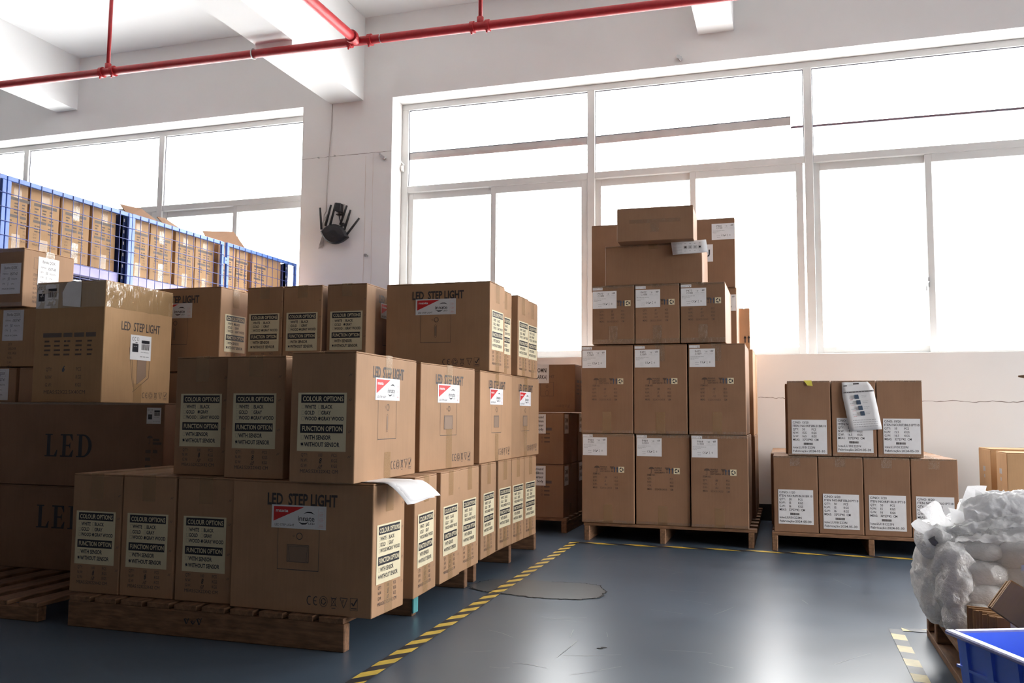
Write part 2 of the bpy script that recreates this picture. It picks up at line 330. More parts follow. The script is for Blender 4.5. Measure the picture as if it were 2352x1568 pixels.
def a_options(colour, printed=True):                 # cream option sticker, 22 x 42 cm carton end
    def fn(a):
        L, B, W, H = .025, .100, .172, .187
        Y = lambda t: B+H*(1-t)
        a.rect(L, B, L+W, B+H, C_)
        a.rect(L+.011, Y(.175), L+W-.009, Y(.03), I_, 1); a.text('COLOUR OPTIONS', L+.017, Y(.145), .0155, C_, w=.143, bold=.02, lay=2)
        a.rect(L+.010, Y(.69), L+W-.011, Y(.54), I_, 1); a.text('FUNCTION OPTION', L+.017, Y(.655), .0155, C_, w=.141, bold=.02, lay=2)
        rows = [(.275, 'WHITE', 'BLACK'), (.375, 'GOLD', 'GRAY'), (.475, 'WOOD', 'GRAY WOOD')]
        for t, p, q in rows:
            for x, s in ((L+.014, p), (L+.073, q)):
                a.frame(x, Y(t), x+.0085, Y(t)+.0115, .0005, PR_)
                a.text(s, x+.0105, Y(t), .012, I_, sx=.74, bold=.028)
                if s == colour: a.disc(x+.0045, Y(t)+.006, .0042, .0055, I_, 2, n=7); a.line(x-.001, Y(t)+.004, x+.008, Y(t)+.010, .0015, I_, 2)
        for t, s in ((.80, 'WITH SENSOR'), (.92, 'WITHOUT SENSOR')):
            a.frame(L+.014, Y(t), L+.0225, Y(t)+.013, .0005, PR_); a.text(s, L+.0250, Y(t), .0135, I_, sx=.74, bold=.028)
        a.disc(L+.018, Y(.92)+.007, .0042, .005, I_, 2, n=7); a.line(L+.013, Y(.92)+.009, L+.022, Y(.92)+.004, .0018, I_, 2)
        return 'option_label'
    return fn
def a_qty(dark):                                     # weight table printed under the sticker
    def fn(a):
        m = PR_ if dark else FD_
        for v, p, q, r in ((.083, 'QTY:', '100', 'PCS'), (.066, 'N.W:', '', 'KGS'), (.049, 'G.W:', '', 'KGS')):
            a.text(p, .040, v, .0105, m, sx=.72); a.text(q, .102, v, .0105, m, sx=.7); a.text(r, .148, v, .0105, m, sx=.75)
        a.text('8', .104, .062, .017, I_, sx=.75, bold=.01, shear=.15); a.text('10', .100, .045, .013, I_, sx=.8, shear=.45, bold=.005)
        a.text('MEAS:52X22X42 CM', .038, .031, .0110, m, w=.133)
        for v in (.34, .26, .16, .08): a.line(.204, v, .209, v+.008, .0012, PR_); a.line(.209, v, .214, v+.008, .0012, PR_)
        return 'weight_printing'
    return fn
def a_step(slot, dark=True):                         # 52 x 42 cm long side
    def fn(a):
        m = PR_
        a.text('LED  STEP LIGHT', .132, .342, .037, m, w=.262, bold=.03)
        a.line(.176, .268, .176, .135, .0014, m); a.line(.330, .268, .330, .135, .0014, m); a.line(.1755, .135, .3305, .135, .0022, m)
        a.ring(.257, .243, .0115, .0115, .0022, m, n=24); a.ring(.236, .243, .0032, .0032, .0009, m, n=12)
        if slot:
            a.ring(.253, .214, .0058, .006, .0011, m, a0=0, a1=180, n=10); a.ring(.253, .164, .0058, .006, .0011, m, a0=180, a1=360, n=10)
            a.line(.2478, .164, .2478, .214, .0011, m); a.line(.2583, .164, .2583, .214, .0011, m); a.rect(.2492, .166, .2568, .212, TN_, 0)
        else:
            a.rect(.212, .160, .293, .215, TN_, 0); a.frame(.212, .160, .293, .215, .0012, m, 2)
            a.line(.216, .210, .289, .210, .0008, m, 2)
            a.line(.216, .210, .222, .165, .0008, m, 2); a.line(.289, .210, .283, .165, .0008, m, 2); a.line(.222, .165, .212, .160, .0008, m, 2); a.line(.283, .165, .293, .160, .0008, m, 2)
        ce_row(a, .290, .024, 1.03, m)
        return 'side_printing'
    return fn
def a_brand(a):                                      # white sticker with the red corner
    L, B, W, H = .150, .267, .205, .075
    a.rect(L, B, L+W, B+H, P_)
    a.poly([(L+.008, B+H-.005), (L+.008, B+.022), (L+.122, B+H-.005)], R_, 1)
    a.text('maxta', L+.016, B+H-.023, .0105, P_, w=.047, bold=.02, lay=2)
    a.text('LED STEP LIGHT', L+.013, B+.007, .0075, PR_, w=.074, bold=.008)
    a.text('innate', L+.100, B+.026, .0165, I_, w=.062, bold=.008)
    a.poly([(L+.120, B+.049), (L+.135, B+.056), (L+.150, B+.056), (L+.163, B+.047), (L+.150, B+.0515), (L+.135, B+.052)], I_, 1)
    a.poly([(L+.100, B+.024), (L+.115, B+.014), (L+.130, B+.015), (L+.140, B+.023), (L+.128, B+.0195), (L+.114, B+.019)], I_, 1)
    a.text('LED', L+.140, B+.015, .0065, I_, w=.023)
    a.frame(L+.176, B+.006, L+.198, B+H-.008, .0004, PK_)
    for v, s in ((.046, '1.5W'), (.028, '120'), (.009, '30000')): a.text(s, L+.187, B+v, .006, PK_, w=.015, al='c'); a.line(L+.181, B+v-.003, L+.193, B+v-.003, .0006, PK_); a.line(L+.181, B+v+.009, L+.193, B+v+.009, .0006, PK_)
    return 'brand_label'

def a_ship(code, sub, top, hand):                    # white 14.7 x 10.7 cm shipping label plus its small strip (squares of code left blank)
    def fn(a):
        L, B, W, H = .003, top-.107, .147, .107
        a.rect(L, B, L+W, B+H, P_)
        a.text(code, L+.032, B+H-.021, .0115, PR_, w=.033); a.text(sub, L+.032, B+H-.034, .0105, PR_, w=.037)
        for x in (.084, .115): a.micro(L+x, L+x+.010, B+H-.014, .0012, G_); a.micro(L+x, L+x+.022, B+H-.029, .0012, G_)
        a.text(hand, L+.092, B+H-.022, .009, I_, sx=.6, shear=.3); a.text('8/30', L+.122, B+H-.019, .010, I_, sx=.55, shear=.3, bold=.02)
        a.line(L+.005, B+H-.037, L+W-.008, B+H-.037, .0004, G_)
        a.micro(L+.006, L+.082, B+H-.048, .0026, G_); a.micro(L+.006, L+.052, B+H-.056, .0022, G_); a.micro(L+.006, L+.030, B+H-.063, .002, G_)
        a.micro(L+.032, L+.055, B+.026, .002, G_); a.micro(L+.034, L+.056, B+.014, .002, G_)
        a.ring(L+.067, B+.028, .005, .006, .0015, I_, a0=60, a1=300, n=10); a.ring(L+.077, B+.028, .005, .006, .0015, I_, a0=60, a1=300, n=10); a.line(L+.073, B+.028, L+.078, B+.028, .0014, I_)
        a.poly([(L+.079, B+.022), (L+.088, B+.032), (L+.092, B+.032), (L+.085, B+.022)], I_, 1)
        a.line(L+.101, B+.023, L+.101, B+.034, .0012, PR_); a.line(L+.097, B+.022, L+.105, B+.022, .0012, PR_); a.line(L+.098, B+.034, L+.104, B+.034, .0012, PR_)
        a.ring(L+.118, B+.028, .0045, .005, .0014, PR_, a0=90, a1=270, n=8); a.text('E', L+.118, B+.024, .008, PR_, sx=.6)
        return 'shipping_label'
    return fn
def a_strip(top):
    def fn(a):
        a.rect(.003, top, .064, top+.016, P_); a.micro(.006, .030, top+.004, .0018, G_); a.micro(.006, .04, top+.011, .0018, G_); a.line(.043, top, .043, top+.016, .0005, PR_); a.rect(.052, top+.002, .056, top+.006, I_, 1); a.micro(.046, .061, top+.010, .002, PR_)
        return 'strip_label'
    return fn
def recyc(a, u, v, s):
    a.rect(u, v, u+s, v+s, C_)
    cx, cy_, r = u+s/2, v+s/2, s*.36
    for k in range(3):
        a0 = 100+120*k; a.ring(cx, cy_, r, r, s*.15, I_, a0=a0, a1=a0+75, n=4)
        t = rad(a0-8); q = rad(a0+14); a.poly([(cx+r*.42*math.cos(q), cy_+r*.42*math.sin(q)), (cx+r*1.22*math.cos(q), cy_+r*1.22*math.sin(q)), (cx+r*.85*math.cos(t-.32), cy_+r*.85*math.sin(t-.32))][::-1], I_, 1)
def arrows(a, u, v, h, m):
    for k in (0, 1):
        x = u+k*h*.5; a.rect(x-h*.075, v, x+h*.075, v+h*.7, m, 1); a.poly([(x-h*.19, v+h*.62), (x+h*.19, v+h*.62), (x, v+h)], m, 1)
def umbrella(a, u, v, s, m):
    a.disc(u, v+s*.45, s*.55, s*.42, m, 1, 0, 180, 12); a.line(u, v+s*.45, u, v-s*.3, s*.08, m); a.ring(u-s*.12, v-s*.3, s*.15, s*.15, s*.07, m, a0=180, a1=360, n=8)
def a_spec(v0, meas, hand, full, u0=.072):           # fragile icons and weight table
    def fn(a):
        if full:
            umbrella(a, u0+.020, v0+.006, .030, FD_)
            for k, s in enumerate(('FRAGILE', 'KEEP DRY', "DON'T DROP IN")): a.text(s, u0+.037+(.0 if k == 1 else .002), v0+.022-k*.013, .0085, FD_, w=(.042, .046, .058)[k], bold=.02)
        x = u0+.098
        a.poly([(x, v0+.030), (x+.026, v0+.030), (x+.017, v0+.016), (x+.009, v0+.016)], FD_, 1); a.line(x+.013, v0+.016, x+.013, v0, .003, FD_); a.line(x+.006, v0, x+.020, v0, .003, FD_)
        arrows(a, u0+.126, v0-.004, .034, BLUEINK and BL_); recyc(a, u0+.150, v0-.006, .035)
        y = v0-.020
        a.text('ITEM NO.', u0-.004, y, .0105, FD_, sx=.75, bold=.012)
        for k, (p, q) in enumerate((('QTY:', 'PCS'), ('N.W.:', 'KGS'), ('G.W.:', 'KGS'))):
            a.text(p, u0-.004, y-.0205*(k+1), .0105, FD_, sx=.75, bold=.012); a.text(q, u0+.128, y-.0205*(k+1), .0105, FD_, sx=.75, bold=.012)
            if hand: a.text(hand[k], u0+.066, y-.0205*(k+1)-.001, .012, PR_, sx=.6, shear=.25)
        a.text('MEAS:', u0-.004, y-.082, .0105, FD_, sx=.72, bold=.012); a.text(meas, u0+.040, y-.083, .0105, FD_, w=.070); a.text('CM', u0+.130, y-.083, .0105, FD_, sx=.75, bold=.012)
        return 'box_printing'
    return fn
def a_lot(no, item, nw, gw, v0):                     # white 18.5 cm lot label of the right-hand stack
    def fn(a):
        L, B, W, H = .020, v0, .186, .190
        a.rect(L, B, L+W, B+H, P_)
        rows = ['C/NO: %s/20' % no, 'ITEN NO:'+item, ('QTY:', '50', 'PCS'), ('N.W:', nw, 'KGS'), ('G.W:', gw, 'KGS'), ('MEAS:', '32*23*42  CM', '')]
        for k, r in enumerate(rows):
            y = B+H-.021-k*.0192
            if isinstance(r, str): a.text(r, L+.006, y, .0118, I_, w=(.084, .083, .176)[0 if k == 0 else 2] if k < 2 else None, bold=.012)
            else:
                a.text(r[0], L+.006, y, .0118, I_, sx=.86, bold=.012); a.text(r[1], L+.057, y, .0118, I_, sx=.86, bold=.012); a.text(r[2], L+.106, y, .0118, I_, sx=.86, bold=.012)
        rn = random.Random(5); x = L+.063
        while x < L+.110:
            bw = rn.choice((.0008, .0012, .002)); a.rect(x, B+.050, x+bw, B+.062, PR_, 1); x += bw+rn.choice((.0006, .001))
        a.text('lote:LU101223N', L+.006, B+.030, .0118, I_, w=.116, bold=.012); a.text('Fabricação:2024-05-30', L+.006, B+.010, .0118, I_, w=.168, bold=.012)
        return 'lot_label'
    return fn

# ------------------------------------------------------------------ cartons
_body = {}
def carton_meshes(w, d, h, mt, seam):
    k = (round(w, 3), round(d, 3), round(h, 3), mt.name, seam)
    if k in _body: return _body[k]
    b = MB().box(-w/2, w/2, -d/2, d/2, 0, h-.006).mesh('box_body', mt, bevel=.0035, seg=2)
    t = .0045
    if seam == 'x': f = [MB().box(-w/2+.001, w/2-.001, -d/2+.001, -.0015, 0, t), MB().box(-w/2+.001, w/2-.001, .0015, d/2-.001, 0, t)]
    else: f = [MB().box(-w/2+.001, -.0015, -d/2+.001, d/2-.001, 0, t), MB().box(.0015, w/2-.001, -d/2+.001, d/2-.001, 0, t)]
    fl = [x.mesh('top_flap', mt, bevel=.0012) for x in f]
    _body[k] = (b, fl); return _body[k]
_tape = {}
def tape_mesh(w, d, h, kind, spec):
    k = (round(w, 3), round(d, 3), round(h, 3), kind.name, spec)
    if k in _tape: return _tape[k]
    b = MB(); e = .0012; tw = .027
    for ax, top, bot in spec:
        if ax == 'x':
            b.add([(-w/2-e, -tw, h+e), (w/2+e, -tw, h+e), (w/2+e, tw, h+e), (-w/2-e, tw, h+e)], [(0, 1, 2, 3)])
            for s in (-1, 1):
                x = s*(w/2+e)
                if top: b.add([(x, -tw, h-top), (x, tw, h-top), (x, tw, h+e), (x, -tw, h+e)], [(0, 1, 2, 3)])
                if bot: b.add([(x, -tw, .002), (x, tw, .002), (x, tw, bot), (x, -tw, bot)], [(0, 1, 2, 3)])
        elif ax == 'y':
            b.add([(-tw, -d/2-e, h+e), (tw, -d/2-e, h+e), (tw, d/2+e, h+e), (-tw, d/2+e, h+e)], [(0, 1, 2, 3)])
            for s in (-1, 1):
                y = s*(d/2+e)
                if top: b.add([(-tw, y, h-top), (tw, y, h-top), (tw, y, h+e), (-tw, y, h+e)], [(0, 1, 2, 3)])
                if bot: b.add([(-tw, y, .002), (tw, y, .002), (tw, y, bot), (-tw, y, bot)], [(0, 1, 2, 3)])
        elif ax == 'edge':                            # clear tape along top and bottom front edges
            y = -d/2-e
            if top: b.add([(-w/2, y, h-top), (w/2, y, h-top), (w/2, y, h+e), (-w/2, y, h+e)], [(0, 1, 2, 3)])
            if bot: b.add([(-w/2, y, .003), (w/2, y, .003), (w/2, y, bot), (-w/2, y, bot)], [(0, 1, 2, 3)])
    _tape[k] = b.mesh('packing_tape', kind); return _tape[k]

FACE = {'f': lambda w, d: Matrix(((1, 0, 0, -w/2), (0, 0, -1, -d/2-.0005), (0, 1, 0, 0), (0, 0, 0, 1))),
        'r': lambda w, d: Matrix(((0, 0, 1, w/2+.0005), (1, 0, 0, -d/2), (0, 1, 0, 0), (0, 0, 0, 1))),
        'l': lambda w, d: Matrix(((0, 0, -1, -w/2-.0005), (-1, 0, 0, d/2), (0, 1, 0, 0), (0, 0, 0, 1)))}

def carton(label, group, x, y, z, w, d, h, arts=(), rz=0.0, mt=KRAFT, tape=(('x', .09, .07),), kind=TAPE, name='carton', cat='carton', flaps=True, clear=()):
    """x, y = middle of the base"""
    t = thing(name, label, cat, (x, y, z), rad(rz), group)
    seam = 'x' if w >= d else 'y'
    b, fl = carton_meshes(w, d, h, mt, seam)
    link('box_body', b, t)
    if flaps:
        for i, f in enumerate(fl):
            a = random.uniform(0, .4)
            M = Matrix.Translation((0, 0, h-.0055))
            s = -1 if i else 1
            hinge = (0, (-d/2 if i == 0 else d/2), 0) if seam == 'x' else ((-w/2 if i == 0 else w/2), 0, 0)
            ang = rad(a)*(1 if seam == 'x' else -1)*s
            M = M @ Matrix.Translation(hinge) @ Matrix.Rotation(ang, 4, 'X' if seam == 'x' else 'Y') @ Matrix.Translation(-Vector(hinge))
            link('top_flap', f, t, M)
    if tape: link('packing_tape', tape_mesh(w, d, h, kind, tuple(tape)), t)
    if clear: link('clear_tape', tape_mesh(w, d, h, CLEAR, tuple(clear)), t)['label'] = 'shiny clear packing tape'
    for face, key, fn, *off in arts:
        nm, me = art(key, fn); M = FACE[face](w, d)
        M = M @ Matrix.Translation((off[0] if off else 0, off[1] if off else 0, .0008 if nm.endswith('label') else 0))
        link(nm, me, t, M)
    return t
def from_front(xl, xr, yf, d):                       # front-left / front-right x and front y -> centre and width
    return (xl+xr)/2, yf+d/2, xr-xl
def side(x0, y0, x1, y1, w):                         # a right-hand face from (x0,y0) near to (x1,y1) far; w = size along X
    dx, dy = x1-x0, y1-y0; d = math.hypot(dx, dy); a = math.atan2(-dx, dy)
    mx, my = (x0+x1)/2-w/2*math.cos(a), (y0+y1)/2-w/2*math.sin(a)
    return mx, my, d, math.degrees(a)

# ------------------------------------------------------------------ pallets
def pallet(label, x0, x1, y0, y1, h, along, stringers, nsl, sw, sl_h=.018, st_w=.036, over=0.0, group='wooden pallets', wood=None, bottom=0):
    """along = axis the top slats run along; stringers = near edge positions across the other way"""
    t = thing('pallet', label, 'pallet', ((x0+x1)/2, (y0+y1)/2, 0), 0, group)
    cx, cy_ = (x0+x1)/2, (y0+y1)/2
    X0, X1, Y0, Y1 = x0-cx, x1-cx, y0-cy_, y1-cy_
    st = []
    if along == 'y':
        sm = MB().box(X0, X1, 0, st_w, bottom, h-sl_h).mesh('stringer', WOOD, bevel=.003)
        for p in stringers: st.append(link('stringer', sm, t, Matrix.Translation((0, p-cy_, 0))))
        me = MB().box(0, sw, Y0-over, Y1+over, h-sl_h, h).mesh('slat', wood or WOODY, bevel=.002)
        for i in range(nsl): link('slat', me, t, Matrix.Translation((X0+.004+(X1-X0-sw-.008)*i/(nsl-1), 0, 0)))
        if bottom:
            me = MB().box(0, sw, Y0, Y1, 0, bottom-.0005).mesh('bottom_slat', WOODY, bevel=.002)
            for i in range(3): link('bottom_slat', me, t, Matrix.Translation((X0+(X1-X0-sw)*i/2, 0, 0)))
    else:
        sm = MB().box(0, st_w, Y0, Y1, 0, h-sl_h).mesh('stringer', WOODY, bevel=.003)
        for p in stringers: st.append(link('stringer', sm, t, Matrix.Translation((p-cx, 0, 0))))
        me = MB().box(X0-over, X1+over, 0, sw, h-sl_h, h).mesh('slat', wood or WOOD, bevel=.002)
        for i in range(nsl): link('slat', me, t, Matrix.Translation((0, Y0+(Y1-Y0-sw)*i/(nsl-1), 0)))
    return t, st

# ================================================================== THE ROOM
X0, X1, Y0, WY, CZ = -9.4, 5.4, -1.6, 6.615, 4.185
fl = struct(MB().box(X0, X1, Y0, WY+.28, -.1, 0).obj('floor', FLOOR))
ce = struct(MB().box(X0, X1, Y0, WY+.28, CZ, CZ+.15).obj('ceiling', CEIL))
wb = MB()
wb.box(X0, X1, WY, WY+.27, 0, 1.195); wb.box(X0, X1, WY, WY+.27, 3.445, CZ)
xs = [X0]+[v for o in OPEN for v in o]+[X1]
for i in range(0, len(xs), 2): wb.box(xs[i], xs[i+1], WY, WY+.27, 1.195, 3.445)
wall = struct(wb.obj('wall_back', WALL))
struct(MB().box(X0-.2, X0, Y0, WY+.28, 0, CZ).obj('wall_left', DARKWALL))
DY0, DY1 = 1.8, 4.5
struct(MB().box(X1, X1+.27, Y0, WY+.28, 3.445, CZ).box(X1, X1+.27, Y0, DY0, 0, 3.445).box(X1, X1+.27, DY1, WY+.28, 0, 3.445).obj('wall_right', WALL))
df = MB().box(X1+.05, X1+.2, DY0-.001, DY0+.06, 0, 3.445).box(X1+.05, X1+.2, DY1-.06, DY1+.001, 0, 3.445).box(X1+.05, X1+.2, DY0, DY1, 3.38, 3.445)
struct(df.obj('added_doorway', STEEL))  # unseen doorway added to brighten the right-facing carton sides
struct(MB().box(X0-.2, 2, Y0-.2, Y0, 0, CZ).box(2, X1+.2, Y0-.2, Y0, 0, CZ, 1).obj('wall_front', [DARKWALL, WALL]))  # unseen wall; dark part set to cut bounce, pale part to return it
struct(MB().box(X0, X1, WY-.012, WY, 0, .118).obj('baseboard_back', BLACK, bevel=.002))
struct(MB().box(X0, -2.42, 1.2, 1.4, 0, CZ).box(-2.62, -2.42, Y0, 1.2, 0, CZ).obj('added_shade_wall', DARKWALL))  # unseen dark partition added to keep light off the left stacks
struct(MB().box(-60, 60, WY+.4, 90, -.5, -.3).obj('added_bounce_ground', CONC))  # unseen ground added to bounce light up to the ceiling
struct(MB().box(X1+.4, 60, -60, WY+.4, -.5, -.3).obj('added_dark_ground', ASPH))  # unseen ground added dark, so little light bounces in by the doorway
MY = 3.6                                             # unseen dark deck, added to block ceiling light near the camera
struct(MB().box(X0, X1, Y0, MY, 3.05, 3.25).obj('added_shade_deck', DARKWALL))
# beams hang from the slab: deep ones on the columns, shallow ones between
for xa, xb in ((-10.05, -9.73), (-3.757, -3.44), (2.53, 2.85), (7, 7.3)):
    if xa < X0 or xb > X1: continue
    MB().box(xa, xb, WY-1.15, WY, 3.444, CZ).box(xa, xb, MY, WY-1.15, 3.5, CZ).obj('beam', CEIL, ce)
for xa, xb in ((-6.784, -6.529), (-.593, -.327), (5.0, 5.26)):
    MB().box(xa, xb, MY, WY, 3.67, CZ).obj('beam', CEIL, ce)
# small fixing anchors on wall and ceiling
def anchor(x, y, z, par, d=(0, -1, 0), r=.011):
    p = Vector((x, y, z)); q = p+Vector(d)*(.03 if r > .0095 else .008)
    return MB().tube([p, q], r, 8).tube([q, q+Vector(d)*.012], r*1.5, 6).obj('anchor_bolt', STEEL, par)
for x, z in ((-3.24, 2.925), (-3.222, 2.912), (-3.372, 2.08), (-.742, 3.50), (-.725, 3.485), (-3.27, 2.955), (-3.86, 2.97), (-3.70, 2.975)): anchor(x, WY, z, wall, r=.0045 if z > 2.95 and z < 3 else .010)
anchor(-5.0, 5.6, CZ, ce, (0, 0, -1), .014)
# cracks and paint joints of the wall
def wall_line(pts, w, mt, name):
    b = MB(); b.ribbon([(p[0], p[1]) for p in pts], w, 0)
    me = b.mesh(name, mt); me.transform(Matrix(((1, 0, 0, 0), (0, 0, -1, WY-.0012), (0, 1, 0, 0), (0, 0, 0, 1))))
    return link(name, me, wall)
def jag(x0, z0, x1, z1, n, a, seed):
    r = random.Random(seed); return [(x0+(x1-x0)*i/n, z0+(z1-z0)*i/n+r.uniform(-a, a)) for i in range(n+1)]
wall_line(jag(-.19, .885, .01, .878, 14, .004, 1), .004, CRACK, 'wall_crack'); wall_line(jag(.72, .86, 2.2, .855, 60, .006, 2), .004, CRACK, 'wall_crack')
wall_line(jag(-4.03, 2.972, -3.163, 2.975, 24, .003, 3), .003, CRACK, 'wall_crack')
wall_line(jag(-3.335, 2.97, -3.335, 1.2, 30, .002, 4)[0:1]+[(-3.335+random.uniform(-.003, .003), 2.97-.06*i) for i in range(30)], .005, STAIN, 'wall_crack')
wall_line([(-3.405+random.uniform(-.003, .003), 2.95-.06*i) for i in range(30)], .006, STAIN, 'wall_crack')

# ---- windows
def window(n, xl, xr, mull, meets, bars, gap=None):
    y0, y1 = 6.815, 6.865
    t = struct(D.objects.new('window_%d' % n, None)); COL.objects.link(t); t.location = ((xl+xr)/2, y0, 1.195); cx = (xl+xr)/2
    inv = Matrix.Translation((-cx, -y0, -1.195))
    def bar(name, xa, xb, za, zb, ya=y0, yb=y1, mt=ALU, par=t, bev=.003):
        me = MB().box(xa, xb, ya, yb, za, zb).mesh(name, mt, bevel=bev); me.transform(inv); return link(name, me, par)
    bar('frame_head', xl, xr, 3.392, 3.444); bar('frame_sill', xl, xr, 1.196, 1.215)
    bar('frame_jamb', xl+.001, xl+.062, 1.215, 3.392); bar('frame_jamb', xr-.062, xr-.001, 1.215, 3.392)
    for m_ in mull: bar('mullion', m_-.031, m_+.031, 1.2, 3.4, y0-.004, y1)
    ed = [xl+.031]+list(mull)+[xr-.031]
    for i in range(len(ed)-1):
        a, b = ed[i]+.031, ed[i+1]-.031
        bar('transom', a, b, 2.657, 2.713, y0-.002)
        p = bar('pane', a, b, 2.713, 3.392, 6.838, 6.842, GLASS, bev=0)
        # gasket lines
        for q in ((a, a+.006, 2.713, 3.392), (b-.006, b, 2.713, 3.392), (a, b, 3.386, 3.392)): bar('gasket', *q, 6.832, 6.836, RUBBER, bev=0)
        mt_ = meets[i]
        # two sliding sashes, the left one a track deeper
        for k, (sa, sb, yy) in enumerate(((a, mt_+.026, 6.838), (mt_-.026, b-(gap or {}).get(i, 0), 6.818))):
            top, bot = 2.655, 1.214
            s = struct(D.objects.new('sash', None)); COL.objects.link(s); s.parent = t
            for nm, q in (('stile', (sa, sa+.046, bot, top)), ('stile', (sb-.052, sb, bot, top)), ('rail', (sa+.046, sb-.052, top-.058, top)), ('rail', (sa+.046, sb-.052, bot, bot+.048))): bar(nm, *q, yy, yy+.02, ALU, s, .002)
            bar('pane', sa+.046, sb-.052, bot+.048, top-.058, yy+.008, yy+.012, GLASS, s, 0)
            if k == 1 and i % 2 == 0:
                mm = MB().box(sa-.004, sa+.008, yy-.012, yy, 1.68, 1.75).tube([(sa, yy-.012, 1.72), (sa-.014, yy-.03, 1.70), (sa-.018, yy-.032, 1.65)], .005, 6); me = mm.mesh('latch', STEEL); me.transform(inv); link('latch', me, s)
    for kind, xa, xb, z0, z1 in bars:
        th = .065 if kind == 'wide' else .016
        b = MB(); b.add([(xa, 6.85, z0), (xb, 6.85, z1), (xb, 6.85, z1+th), (xa, 6.85, z0+th), (xa, 6.862, z0), (xb, 6.862, z1), (xb, 6.862, z1+th), (xa, 6.862, z0+th)], [(0, 1, 2, 3), (7, 6, 5, 4), (0, 4, 5, 1), (3, 2, 6, 7), (0, 3, 7, 4), (1, 5, 6, 2)])
        me = b.mesh('cross_bar', PINKALU if kind == 'wide' else RUBBER); me.transform(inv); link('cross_bar', me, t)
        if kind == 'wide':
            b = MB(); b.add([(xa, 6.849, z0+th-.004), (xb, 6.849, z1+th-.004), (xb, 6.849, z1+th+.004), (xa, 6.849, z0+th+.004)], [(0, 1, 2, 3)]); me = b.mesh('bar_edge', RUBBER); me.transform(inv); link('bar_edge', me, t)
    return t
window(1, -9.1, -4.03, [-7.345, -5.688], [-8.2, -6.53, -4.842], [])
window(2, -3.163, 1.95, [-1.476, .200], [-2.311, -.662, 1.021], [('wide', -3.10, -1.50, 2.955, 2.957), ('wide', -1.445, .075, 2.955, 2.972), ('thin', .075, .17, 2.945, 2.945), ('thin', .23, 1.90, 2.942, 2.938)], gap={1: .014})
window(3, 2.85, 5.2, [4.1], [3.47, 4.65], [])
# hook plate with its thin wire in the window reveal
t = tag(MB().tube([(-3.163, 6.63, 2.972), (-3.13, 6.80, 2.90)], .003, 6).tube([(-3.15, 6.80, 2.87), (-3.135, 6.80, 2.87)], .028, 14).obj('reveal_hook', CABLEW), 'small white round hook and wire in the wide window reveal', 'hook')

# ---- red sprinkler pipe
t = thing('sprinkler_pipe', 'red sprinkler pipe running below the ceiling across the beams', 'pipe', (0, 5.43, 3.40))
def rel(*ps): return [Vector(p)-Vector((0, 5.43, 3.40)) for p in ps]
def PX(x): k = (x+6.13)/5.63; return Vector((x, 5.40+.06*k, 3.425-.035*k))
MB().tube(rel(PX(-9.3), PX(5.35)), .031, 20).obj('main_pipe', REDP, t, smooth=True)
MB().tube(rel(PX(-2.885)-Vector((0, .02, 0)), PX(-2.885)-Vector((0, 2.2, 0))), .034, 20).obj('branch_pipe', REDP, t, smooth=True)
for x in (-5.06, -1.955, 1.2, 4.3):
    p = PX(x); MB().tube(rel(p, Vector((x+.004, p.y, CZ))), .0145, 12).tube(rel(Vector((x, p.y, CZ-.12)), Vector((x, p.y, CZ-.05))), .02, 12).obj('riser_pipe', REDP, t, smooth=True)
    MB().tube(rel(p, p+Vector((0, 0, .065))), .024, 14).obj('tee_fitting', REDP, t, smooth=True)
    for s in (-.055, .055):
        q = PX(x+s); MB().tube(rel(q-Vector((.014, 0, 0)), q+Vector((.014, 0, 0))), .041, 18).box(*[v for v in (0, 0, 0, 0, 0, 0)]).obj('coupling', REDP, t)
        MB().tube(rel(q+Vector((0, -.02, -.06)), q+Vector((0, -.02, -.02))), .006, 6).obj('clamp_bolt', REDP, t)
for s in (-.06, .10):
    q = PX(-2.885+s); MB().tube(rel(q-Vector((.014, 0, 0)), q+Vector((.014, 0, 0))), .042, 18).obj('coupling', REDP, t)
    MB().tube(rel(q+Vector((0, -.02, -.06)), q+Vector((0, -.02, -.02))), .006, 6).obj('clamp_bolt', REDP, t)
q = PX(-2.885)-Vector((0, .07, 0)); MB().tube(rel(q, q-Vector((0, .03, 0))), .046, 18).obj('coupling', REDP, t)
q = PX(-2.70); MB().tube(rel(q-Vector((.003, 0, 0)), q+Vector((.003, 0, 0))), .033, 18).obj('steel_ring', STEEL, t)
q = PX(-3.74); b = MB()
ringp = [q+Vector((0, math.cos(a)*.037, math.sin(a)*.037)) for a in [2*math.pi*i/20 for i in range(21)]]
b.tube(rel(*ringp), .005, 6, caps=False); b.tube(rel(q+Vector((0, .03, .02)), q+Vector((.02, .05, .05))), .009, 8); b.tube(rel(q+Vector((.02, .045, .05)), q+Vector((.30, .045, .046))), .006, 6)
b.obj('hanger_clamp', STEEL, t)

